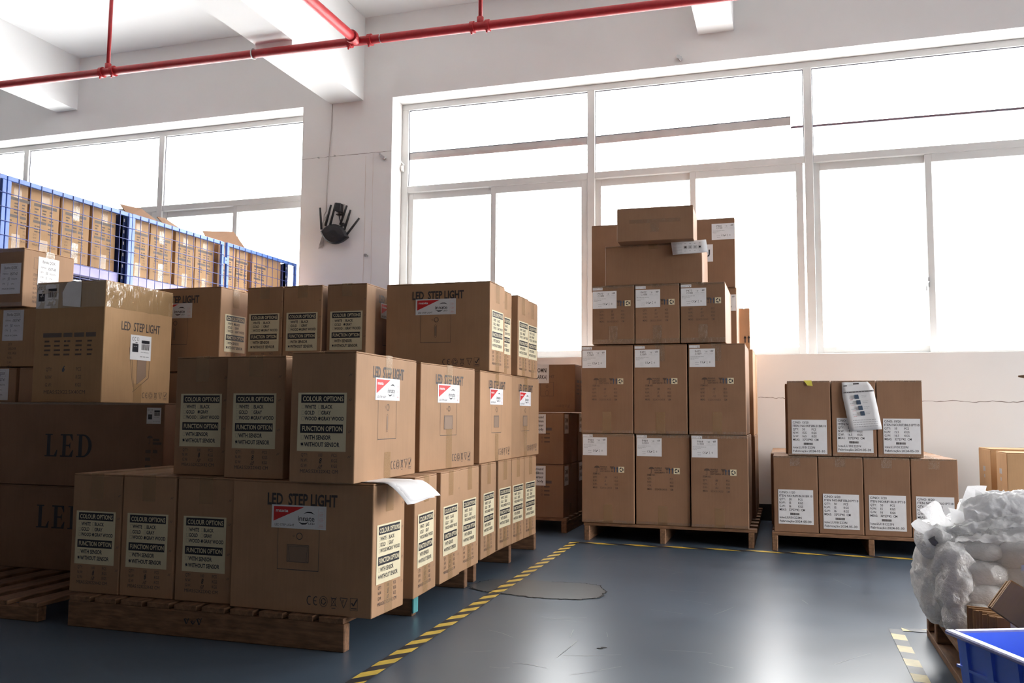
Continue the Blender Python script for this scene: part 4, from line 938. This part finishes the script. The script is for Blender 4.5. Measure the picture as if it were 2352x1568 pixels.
# ================================================================== SMALL BACK STACK
pallet('shaded pallet under the small stack behind the front cartons', -2.15, -1.341, 5.452, 6.36, .092, 'x', [-2.15, -1.79, -1.376], 7, .085)
def a_gom(a):
    a.rect(0, 0, .11, .125, P_); a.text('GOMNI', .012, .072, .028, I_, w=.085, bold=.02); a.text('(BARKA)', .012, .028, .026, I_, w=.085, bold=.015)
    return 'shipper_label'
def a_round(a):
    a.rect(0, 0, .14, .125, P_)
    for k, s in enumerate(('black round', '68mm', 'sensor', 'body')): a.text(s, .125, .098-.026*k, .016, I_, al='r', bold=.02, sx=.9)
    return 'note_label'
def a_smallprint(a):
    for x in (.0, .105): a.rect(x, .195, x+.075, .213, BR_)
    for k in range(3): a.micro(.0, .07, .170-.026*k, .009, FD_); a.ring(.115, .175-.026*k, .006, .006, .002, FD_, n=8); a.micro(.13, .17, .170-.026*k, .009, FD_)
    for k, s in enumerate(('PCS', 'KGS', 'KGS', 'CM')): a.text(s, .065, .085-.021*k, .012, FD_)
    return 'box_printing'
def a_step_small(a):
    a.text('LED STEP LIGHT', .19, .225, .018, FD_, w=.19); a.frame(.285, .105, .375, .195, .0014, PR_); a.ring(.330, .168, .008, .008, .0015, PR_); a.ring(.330, .125, .012, .018, .0014, PR_); ce_row(a, .39, .03, .52, FD_)
    return 'side_printing'
GS = 'cartons of the small back stack'
xr = -1.362
for z, lab, lab2 in ((.093, 'bottom carton of the small back stack with a typed white note', 'carton behind the bottom one of the small back stack'), (.431, 'middle carton of the small back stack with a typed white note', 'carton behind the middle one of the small back stack')):
    h = .336 if z < .2 else .330
    carton(lab, GS, xr-.26, 5.455+.19, z, .52, .38, h, [('f', 'round', a_round, .262, h-.135), ('f', 'smallp', a_smallprint, .262, .02), ('r', 'gom', a_gom, .02, h-.135)], mt=KRAFT_RED, tape=(('x', .05, .08),))
    carton(lab2, GS, xr-.255, 5.84+.18, z, .52, .36, h-.001, [('r', 'gom', a_gom, .03, h-.13)], mt=KRAFT_RED, tape=(('x', .05, .0),))
carton('top carton of the small back stack with a big-lettered white label', GS, -1.322-.26, 5.60+.20, .763+.003, .52, .40, .315, [('f', 'gom', a_gom, .233, .19), ('f', 'stepsm', a_step_small, .0, .0), ('r', 'smallp', a_smallprint, .05, .0)], mt=KRAFT_RED, tape=(('x', .05, .0),))

# ================================================================== CENTRE STACK
pallet('pallet with six slat ends showing under the centre stack', -1.172, -.168, 5.195, 6.45, .106, 'x', [-1.168, -.716, -.216], 8, .075, st_w=.032)
GC = 'shipping cartons of the centre stack'
zz = .108
pos = ('left', 'middle', 'right')
for i, (xl, xr) in enumerate(((-1.180, -.864), (-.855, -.540), (-.533, -.211))):
    x, y, wd = from_front(xl, xr, 5.185+.01*(i == 1), .52)
    carton('bottom row carton of the centre stack, %s of three, tall with white label' % pos[i], GC, x, y, zz, wd, .52, .528, [('f', 'ship464', a_ship('P464', 'C1034', .506, '100'), .003, 0), ('f', 'strip53', a_strip(.5075), .002, 0), ('f', 'spec464_%d' % (i == 1), a_spec(.305, '52X31X53', None if i == 1 else ('100', '12', '16.6'), True), 0, 0)], mt=KRAFT_RED, tape=(('y', .0, .11),), clear=(('edge', .018, .018),))
zz = .639
for i, (xl, xr) in enumerate(((-1.184, -.869), (-.863, -.550), (-.541, -.218))):
    x, y, wd = from_front(xl, xr, 5.185, .52)
    carton('second row carton of the centre stack, %s of three, tall with white label' % pos[i], GC, x, y, zz, wd, .52, .529, [('f', 'ship472', a_ship('P472', 'C1069', .500, '100'), .003, 0), ('f', 'strip52', a_strip(.505), .002, 0), ('f', 'spec472', a_spec(.300, '52X31X53', ('100', '13', '13.2'), True), 0, 0)], mt=KRAFT_RED, tape=(('y', .0, .13),), clear=(('y', .10 if i else 0, .0), ('edge', .0, .018)), )
zz = 1.175
for i, (xl, xr) in enumerate(((-1.118, -.861), (-.855, -.592), (-.585, -.327))):
    x, y, wd = from_front(xl, xr, 5.195, .575)
    carton('third row carton of the centre stack, %s of three, smaller with white label' % pos[i], GC, x, y, zz, wd, .575, .357, [('f', 'ship477', a_ship('P477', 'C1088', .325, '30'), 0, 0), ('f', 'strip35', a_strip(.331), 0, 0), ('f', 'spec477', a_spec(.236, '58.5X25.5X34.5', ('30', '10.5', '12.4'), False, .050), 0, 0)], mt=KRAFT_RED, tape=(), clear=(('y', .02, .11), ('edge', .014, .03)))
carton('flat wide carton lying on top of the centre stack', GC, -.748, 5.205+.19, 1.534, .582, .38, .243, [], mt=KRAFT_RED, tape=(('y', .03, .0),), clear=(('x', .0, .0), ('edge', .012, .0)))
t = carton('topmost small carton overhanging the top of the centre stack', GC, -.727, 5.095+.18, 1.779, .448, .36, .200, [], mt=KRAFT_RED, tape=(), rz=2.0, clear=(('y', .0, .0),))
b = MB()                                             # T of clear tape across its front
for q in ((-.15, .15, .105, .128), (-.025, .025, .05, .105)): b.add([(q[0], -.1812, q[2]), (q[1], -.1812, q[2]), (q[1], -.1812, q[3]), (q[0], -.1812, q[3])], [(0, 1, 2, 3)])
b.obj('tape_cross', CLEAR, t)['label'] = 'shiny clear tape in a T shape'
def a_eu(a):
    a.rect(0, 0, .155, .115, P_); a.text('EU', .070, .034, .046, I_, w=.066, bold=.03)
    return 'region_label'
# rear row of the centre stack
GCR = 'rear cartons of the centre stack'
carton('rear carton seen as a sliver at the lower right of the centre stack', GCR, -.40, 6.0, .108, .42, .50, .515, mt=KRAFT_RED)
carton('rear carton sliver right of the second row of the centre stack', GCR, -.405, 6.0, .625, .42, .50, .548, mt=KRAFT)
carton('rear carton at the lower left behind the centre stack', GCR, -.95, 6.0, .108, .62, .50, .53, mt=KRAFT_RED)
carton('rear carton at the second level on the left behind the centre stack', GCR, -.95, 6.0, .640, .62, .50, .533, mt=KRAFT_RED)
carton('rear carton with a label sliver between the third row and the window', GCR, -.62, 5.98, 1.176, .652, .36, .405, [('f', 'shipR', a_ship('P466', 'C1058', .36, '20'), .50, 0)], mt=KRAFT_RED)
carton('rear carton on the left under the wide tall carton', GCR, -1.10, 5.98, 1.176, .28, .36, .403, [], mt=KRAFT_RED)
carton('wide tall carton with an EU label standing behind the top of centre stack', GCR, -.775, 5.80+.16, 1.583, .955, .32, .462, [('f', 'eu', a_eu, .660, .175), ('f', 'ship466', a_ship('P866', 'C1768', .425, '10'), .805, 0)], mt=KRAFT_RED, tape=(('x', .04, .05),), rz=-.5)
carton('narrow carton with two black arrows at the right rear of centre stack', GCR, -.265, 6.30, 1.176, .075, .22, .315, [], mt=KRAFT)
a = Art(); arrows(a, .015, .055, .05, I_); a.text('PCS', .012, .012, .014, FD_); 
link('arrow_printing', a.mesh('arrow_printing'), D.objects[-1] if False else [o for o in D.objects if o.get('label', '').startswith('narrow carton with two black')][0], Matrix(((1, 0, 0, -.0375+.028), (0, 0, -1, -.1106), (0, 1, 0, .02), (0, 0, 0, 1))))
carton('short carton under the narrow arrow carton at the rear of centre stack', GCR, -.245, 6.37, .625, .105, .22, .548, [], mt=KRAFT)
carton('low carton at the rear right of centre stack beside the skirting', GCR, -.245, 6.37, .108, .105, .22, .515, [], mt=KRAFT)
# paper hanging from the top carton
rows = []
for i in range(9):
    s = i/8; rows.append([Vector((-.637+.205*k/6+.01*s, 5.19-.006-.004*math.sin(k)-(0 if s > .0 else 0), 1.7795-.078*s+.002*math.sin(k*.8)*(1-s)+.008*(k/6))) for k in range(7)])
o = sheet('paper_sheet', 'white printed sheet hanging below the topmost carton of centre stack', rows); o['group'] = 'loose papers'
a = Art()
for k in range(4): a.frame(.075+.028*k, .032, .092+.028*k, .050, .0008, PR_); a.rect(.078+.028*k, .036, .089+.028*k, .047, (PR_, G_, G_, I_)[k], 1); a.micro(.078+.028*k, .088+.028*k, .018, .002, G_); a.micro(.078+.028*k, .088+.028*k, .062, .002, PR_)
for k in range(9): a.micro(.008, .065, .008+.007*k, .0016, G_)
link('sheet_print', a.mesh('sheet_print'), o, Matrix(((1, 0, 0, -.635), (0, 0, -1, 5.1785), (0, 1, 0, 1.702), (0, 0, 0, 1))))

# ================================================================== RIGHT STACK
pallet('pallet under the right-hand stack of lot-labelled cartons', -.086, .905, 5.155, 6.46, .104, 'x', [-.086, .414, .868], 9, .085, st_w=.030)
GL2 = 'lot-labelled cartons of the right stack'
lots = [('1', 'RIF1BL01BR10', '15', '16'), ('6', 'RIF1BL01PT10', '15', '16'), ('7', 'RIF1BL01PT10', '15', '16'), ('8', 'RIF1BL01PT10', '15', '16')]
nm4 = ('first', 'second', 'third', 'fourth')
for i, (xl, xr) in enumerate(((-.074, .161), (.165, .396), (.400, .633), (.637, .867))):
    x, y, wd = from_front(xl, xr, 5.17, .318)
    carton('%s carton from the left in the front bottom row of right stack, numbered %s' % (nm4[i], lots[i][0]), GL2, x, y, .105, wd, .318, .421, [('f', 'lot1_%d' % i, a_lot(*lots[i], (.045, .028, .030, .030)[i]), (wd-.226)/2, 0)], mt=KRAFT_RED, tape=(('y', .0, .0),), clear=(('y', .055, .0), ('edge', .010, .0)))
lots2 = [('13', 'RIF2BL01BR10', '15.5', '16.5'), ('15', 'RIF2BL01PT10', '15.5', '16.5'), ('19', 'RIF2BL01PT10', '15.5', '16.5')]
for i, (xl, xr) in enumerate(((.008, .237), (.243, .471), (.476, .705))):
    x, y, wd = from_front(xl, xr, 5.17, .318)
    carton(('left carton of the top row in the right stack, yellow note on its edge', 'middle top row carton of the right stack behind the taped sheet', 'right carton of the top row in the right stack, numbered 19')[i], GL2, x, y, .530, wd, .318, .418, [('f', 'lot2_%d' % i, a_lot(*lots2[i], (.010, .022, .020)[i]), (wd-.226)/2+.004*i, 0)], mt=KRAFT_RED, tape=(), clear=(('edge', .010, .014),))
RB = 'plain back row carton of the right stack'
for r in range(1, 4):
    for i, xl in enumerate((-.092, .145, .384, .628)):
        if i in (1, 2) or True:
            carton(('plain left-end carton of the %s row back in the right stack' % nm4[r], RB, RB, 'plain right-end carton of the %s row back in the right stack, lit top' % nm4[r])[i], 'back rows of the right stack', xl+.115, 5.17+.3225*r+.159, .105, .230, .318, .421, mt=KRAFT_RED, clear=(('y', .055, 0),) if i in (0, 3) else ())
for i, xl in enumerate((-.005, .232, .470)):
    carton(('left plain carton behind the top row of the right stack, jutting out left', 'middle plain carton behind the top row of the right stack', 'right plain carton behind the top row of the right stack')[i], 'back rows of the right stack', xl+.115, 5.17+.3225+.159, .530, .228, .318, .414, [('l', 'lotl', a_lot('14', 'RIF2BL01BR10', '15.5', '16.5', .02), .04, 0)] if i == 0 else [], mt=KRAFT_RED)
# sheet taped on the middle box
rows = []
for i in range(11):
    s = i/10
    rows.append([Vector((.287+.037*s*.6+.165*k/6+(.028 if s < .5 else .028) * s*.9+(.012-.012*min(1, s*4))*(1 if k == 0 else 0)-(.02*(1-min(1, s*5)) if k == 6 else 0), 5.1655-.012*math.sin(s*2.6)*(.4+.6*abs(k-3)/3)-.001, .938-.270*s+.014*(k/6)*(1 if s > 0 else .3))) for k in range(7)])
o = sheet('paper_sheet', 'large white printed sheet with four dark pictures taped on the right stack', rows); o['group'] = 'loose papers'
a = Art()
a.micro(.075, .11, .250, .008, PR_); a.micro(.02, .04, .243, .006, PR_); a.rect(.008, .205, .178, .214, G_); a.micro(.012, .17, .207, .004, PR_, 2)
for k in range(4):
    v = .182-.031*k; a.rect(.068+.004*k, v-.012, .090+.004*k, v+.012, BL_, 1); a.rect(.065+.004*k, v-.012, .0675+.004*k, v+.010, I_, 1)
    a.micro(.035, .055, v-.006, .002, G_); a.micro(.04, .056, v-.016, .002, RED and PK_); a.micro(.105, .135, v+.004, .002, G_); a.micro(.105, .13, v-.004, .002, G_)
for k in range(4): a.micro(.03, .16, .052-.012*k, .003, G_, seed=k)
sp = a.mesh('sheet_print'); sp.transform(Matrix(((.94, .0, 0, .290), (0, 0, -1, 5.1500), (.07, 1, 0, .670), (0, 0, 0, 1))) @ Matrix(((1, -.20, 0, .046), (0, 1, 0, 0), (0, 0, 1, 0), (0, 0, 0, 1))))
link('sheet_print', sp, o)
tag(MB().add([(.098, 5.1675, .950), (.140, 5.1675, .950), (.146, 5.160, .918), (.118, 5.164, .922)], [(3, 2, 1, 0)]).obj('sticky_note', YNOTE), 'small yellow note folded over the top left carton of right stack', 'note')

# ================================================================== FAR RIGHT CARTONS
def a_blue(a):
    a.disc(.155, .395, .03, .036, BL_, 1, n=18); umbrella(a, .085, .290, .046, BL_); a.poly([(.13, .275), (.15, .275), (.143, .31), (.137, .31)], BL_, 1); a.rect(.042, .215, .115, .238, BL_); a.micro(.05, .11, .196, .008, BL_); a.micro(.05, .10, .182, .008, BL_)
    return 'blue_printing'
def a_tapeside(a):
    a.rect(.075, .40, .135, .43, G_); a.micro(.095, .12, .36, .02, G_); a.line(.105, .30, .105, .53, .002, FD_)
    return 'side_marks'
carton('far right carton nearest the wall, pale left side lit', 'cartons by the wall on the right', 1.42, 6.07, 0, .50, .335, .562, [('l', 'tapes', a_tapeside, .05, .02)], mt=KRAFT_YEL, tape=(('y', .0, 0),))
carton('far right carton with dark blue umbrella print above the white bale', 'cartons by the wall on the right', 1.42, 5.625, 0, .50, .255, .556, [('f', 'blue', a_blue, .0, .02), ('l', 'tapes', a_tapeside, .0, .03)], mt=KRAFT_YEL, tape=(('y', .0, 0),))

# ================================================================== WHITE BALE, FLAT CARTONS, CRATE
pallet('dark pallet under the white plastic bale and flat cartons', .449, 1.55, 2.60, 3.36, .105, 'y', [2.62, 3.15, 3.315], 9, .095, st_w=.04, bottom=.024)
def lump(c, r, seed, amp=.22, sub=6, sq=2.4):
    bm = bmesh.new(); bmesh.ops.create_icosphere(bm, subdivisions=sub, radius=1)
    for v in bm.verts:
        p = v.co.copy(); l = (abs(p.x)**sq+abs(p.y)**sq+abs(p.z)**sq)**(1/sq); p = p/l
        w_ = Vector((p.x*r[0], p.y*r[1], p.z*r[2])); q = (w_+Vector(c))*8+Vector((seed*3.1, seed*1.7, seed))
        rg = lambda f: 1-2*abs(noise.noise(q*f+Vector((f, 0, f))))
        k = .35*noise.noise(q*.7)+.38*rg(.9)+.30*rg(2.1)+.13*rg(4.3)+.03*rg(9)
        v.co = w_*(1+amp*.35*noise.noise(q*.5))+p.normalized()*(k-.3)*amp*.11+Vector(c)
        if v.co.z < .001: v.co.z = .001
    me = D.meshes.new('wrapped_bundle'); bm.to_mesh(me); bm.free(); me.materials.append(FILM)
    me.polygons.foreach_set('use_smooth', [True]*len(me.polygons)); return me
BC = Vector((.62, 3.05, .107))
t = thing('plastic_bale', 'lumpy bale of crumpled white plastic film on the right pallet', 'bale', BC)
for i, (c, r, am) in enumerate((((.478, 3.10, .250), (.088, .16, .135), .30), ((.505, 3.06, .160), (.07, .13, .06), .25), ((.475, 2.935, .315), (.045, .07, .062), .34), ((.475, 2.915, .235), (.043, .07, .058), .34), ((.488, 2.905, .165), (.042, .06, .058), .30),
        ((.555, 2.985, .352), (.075, .09, .036), .16), ((.540, 2.965, .291), (.075, .09, .038), .14), ((.530, 2.945, .230), (.068, .09, .036), .14), ((.515, 2.935, .165), (.055, .08, .055), .16), ((.655, 2.99, .352), (.085, .10, .045), .18),
        ((.64, 3.10, .25), (.18, .15, .145), .2), ((.86, 3.05, .25), (.22, .18, .145), .2), ((.56, 3.06, .385), (.10, .13, .03), .3), ((.455, 3.03, .365), (.05, .08, .042), .40))):
    link('wrapped_bundle', lump(Vector(c)-BC, r, i+1.3, am), t)
def loose(pts, seed, n=14, am=.030):                  # crumpled film ear: quad patch with folds
    A, B_, C2, D2 = [Vector(p)-BC for p in pts]; vs = []
    for j in range(n+1):
        for i in range(n+1):
            u, v = i/n, j/n; p = A*(1-u)*(1-v)+B_*u*(1-v)+C2*u*v+D2*(1-u)*v
            q = p*14+Vector((seed, 0, 0)); p = p+Vector((noise.noise(q), noise.noise(q+Vector((5, 1, 2))), noise.noise(q+Vector((1, 7, 3)))))*am*(.3+.7*v)
            vs.append(p)
    me = MB().add(vs, [(j*(n+1)+i, j*(n+1)+i+1, (j+1)*(n+1)+i+1, (j+1)*(n+1)+i) for j in range(n) for i in range(n)]).mesh('loose_film', FILM2, smooth=True)
    return link('loose_film', me, t)
loose([(.445, 3.0, .40), (.505, 3.02, .40), (.440, 3.0, .485), (.395, 3.0, .462)], 1); loose([(.425, 2.95, .345), (.455, 2.96, .40), (.405, 2.97, .435), (.378, 2.97, .425)], 2); loose([(.405, 2.95, .355), (.43, 2.93, .35), (.40, 2.96, .42), (.383, 2.97, .405)], 8)
loose([(.485, 3.06, .41), (.57, 3.05, .44), (.585, 3.10, .52), (.545, 3.10, .525)], 3, am=.022); loose([(.56, 3.08, .45), (.68, 3.06, .44), (.66, 3.10, .490), (.565, 3.10, .520)], 4, am=.022); loose([(.48, 3.03, .40), (.53, 3.02, .41), (.525, 3.04, .455), (.478, 3.04, .462)], 5); loose([(.55, 3.0, .41), (.70, 2.98, .40), (.69, 3.02, .455), (.56, 3.04, .46)], 6)
def drape(x0, x1, y0, y1, hf, seed, n=60, am=.020):   # crumpled film lying over the top of the bale
    vs = []
    for j in range(n+1):
        for i in range(n+1):
            u, v = i/n, j/n; x, y = x0+(x1-x0)*u, y0+(y1-y0)*v
            q = Vector((x*11, y*11, seed)); rg = lambda f: .5-abs(noise.noise(q*f+Vector((seed, f, 1))))
            vs.append(Vector((x+.012*noise.noise(q*1.7), y+.012*noise.noise(q*1.9+Vector((3, 3, 3))), hf(u, v)+am*(rg(.8)+.8*rg(1.8)+.5*rg(3.7)+.25*rg(7))))-BC)
    me = MB().add(vs, [(j*(n+1)+i, j*(n+1)+i+1, (j+1)*(n+1)+i+1, (j+1)*(n+1)+i) for j in range(n) for i in range(n)]).mesh('draped_film', FILM2, smooth=True)
    return link('draped_film', me, t)
hump = lambda u, v: math.sin(math.pi*min(1, max(0, u)))**.7*math.sin(math.pi*(.12+.76*v))
drape(.475, .92, 2.90, 3.26, lambda u, v: .355+.055*hump(.15+u*.7, v), 2.2)
drape(.495, .90, 2.95, 3.25, lambda u, v: .375+.090*hump(.1+u*.75, v), 5.1, am=.024)
drape(.525, .80, 3.0, 3.24, lambda u, v: .385+.118*hump(.18+u*.64, v), 8.4, am=.024)
MB().tube([Vector((.415, 2.948, .385))-BC, Vector((.425, 2.945, .370))-BC, Vector((.440, 2.942, .352))-BC], [.011, .012, .006], 10).obj('grey_tube', mat('grey_tube_plastic', (.22, .22, .24), .5), t, smooth=True)
# flattened carton bundles
t = thing('flat_carton_bundle', 'bundle of flattened cartons standing on edge below the tilted one, striped top edges', 'cardboard', (.480, 2.79, .1075), rad(-12), 'bundles of flattened cartons')
me = MB().box(0, .62, 0, .0075, 0, .108).mesh('flat_carton', KRAFT_YEL, bevel=.0008)
for k in range(13): link('flat_carton', me, t, Matrix.Translation((random.uniform(-.004, .004)+.006*k, -.0100*k, random.uniform(-.003, .003)-.0)))
MB().box(.105, .121, -.125, .009, .112, .1135).box(.105, .121, -.1215, -.1205, 0, .113).obj('strap', STRAP, t)
t = thing('flat_carton_bundle', 'tilted bundle of flattened cartons with white strap at the right edge', 'cardboard', (.494, 2.53, .267), 0, 'bundles of flattened cartons')
t.rotation_euler = (rad(-8), rad(35), rad(-4))
b = MB(); b.add([(x, y, z) for y in (0, .0085) for x, z in ((0, 0), (.24, 0), (.24, .16), (.058, .16), (.056, .088), (0, .084))], [(0, 1, 2, 3, 4, 5), (11, 10, 9, 8, 7, 6)]+[(i, 6+i, 6+(i+1) % 6, (i+1) % 6) for i in range(6)])
me = b.mesh('flat_carton', KRAFT_YEL)
for k in range(6): link('flat_carton', me, t, Matrix.Translation((random.uniform(-.004, .004), .0105*k, random.uniform(-.003, .003))))
MB().box(.082, .092, -.0022, -.0008, 0, .162).box(.082, .092, -.002, .064, .1605, .162).obj('strap', STRAP, t)
MB().tube([(.056, -.004, .085), (.085, -.004, .070), (.09, -.004, .03)], .004, 6).obj('strap', STRAP, t)
b = MB(); b.add([(.0, -.01, .118), (.12, -.02, .235), (.112, -.015, .247), (-.006, -.005, .13)], [(0, 1, 2, 3)]); b.obj('strap_end', STRAP, t)
t = thing('carton_tower', 'folded cardboard tip poking in at the right edge above the boxes', 'cardboard', (1.25, 3.75, 0))
MB().box(-.25, .25, -.2, .2, .0, .85).obj('box_body', KRAFT, t, bevel=.004)
me = MB().add([(-.44, -.17, .903), (-.1, -.31, .930), (.1, .0, .93), (-.2, -.03, .915), (-.44, -.17, .897), (-.1, -.31, .852), (.1, .0, .852), (-.2, -.03, .865)], [(0, 1, 2, 3), (7, 6, 5, 4), (0, 4, 5, 1), (3, 2, 6, 7), (0, 3, 7, 4)]).mesh('folded_flap', KRAFT); link('folded_flap', me, t)

# blue crate
t = thing('plastic_crate', 'blue ribbed plastic crate at the lower right corner', 'crate', (.345, 2.245, 0), rad(-66.5))
LX, LY, HZ, tp = .60, .40, .262, .028
cm = MB(); th = .004
def ringpts(ins, z_): return [(-.0+ins, -.0+ins, z_), (LX-ins, ins, z_), (LX-ins, LY-ins, z_), (ins, LY-ins, z_)]
o0_, o1_, i1_, i0_ = ringpts(tp, 0), ringpts(.012, HZ), ringpts(.012+th, HZ), ringpts(tp+th, th)
vs = o0_+o1_+i1_+i0_; fs = [(3, 2, 1, 0), (12, 13, 14, 15)]
for k in range(4): n_ = (k+1) % 4; fs += [(k, n_, 4+n_, 4+k), (4+k, 4+n_, 8+n_, 8+k), (8+k, 8+n_, 12+n_, 12+k)]
cm.add(vs, fs); cm.obj('crate_shell', CRATE, t)
rm = MB()
rm.box(-.006, LX+.006, -.006, .016, HZ-.006, HZ+.004).box(-.006, LX+.006, LY-.016, LY+.006, HZ-.006, HZ+.004).box(-.006, .016, .016, LY-.016, HZ-.006, HZ+.004).box(LX-.016, LX+.006, .016, LY-.016, HZ-.006, HZ+.004)
rm.obj('rim', CRATER, t, bevel=.003)
for x in [.045+.085*k for k in range(7)]:
    for y, s in ((0, -1), (LY, 1)):
        k = 1 if y == 0 else -1
        MB().add([(x-.011, y+k*tp, .0), (x+.011, y+k*tp, .0), (x+.011, y+k*.004, HZ-.006), (x-.011, y+k*.004, HZ-.006), (x-.011, y+k*(tp+.006), 0), (x+.011, y+k*(tp+.006), 0), (x+.011, y+k*.014, HZ-.006), (x-.011, y+k*.014, HZ-.006)], [(0, 1, 2, 3), (7, 6, 5, 4), (0, 3, 7, 4), (1, 5, 6, 2), (0, 4, 5, 1)]).obj('rib', CRATE, t)
for y in [.06+.093*k for k in range(4)]:
    for x, k in ((0, 1), (LX, -1)):
        MB().add([(x+k*tp, y-.011, 0), (x+k*tp, y+.011, 0), (x+k*.004, y+.011, HZ-.006), (x+k*.004, y-.011, HZ-.006), (x+k*(tp+.006), y-.011, 0), (x+k*(tp+.006), y+.011, 0), (x+k*.014, y+.011, HZ-.006), (x+k*.014, y-.011, HZ-.006)], [(0, 1, 2, 3), (7, 6, 5, 4), (0, 3, 7, 4), (1, 5, 6, 2), (0, 4, 5, 1)]).obj('rib', CRATE, t)
for z_ in (HZ-.075, HZ-.125):
    q = .012+(tp-.012)*(1-z_/HZ)
    MB().box(q-.006, LX-q+.006, q-.006, q+.001, z_, z_+.006).box(q-.006, LX-q+.006, LY-q-.001, LY-q+.006, z_, z_+.006).box(q-.006, q+.001, q, LY-q, z_, z_+.006).box(LX-q-.001, LX-q+.006, q, LY-q, z_, z_+.006).obj('stiffening_band', CRATE, t)
bpy.context.view_layer.update()
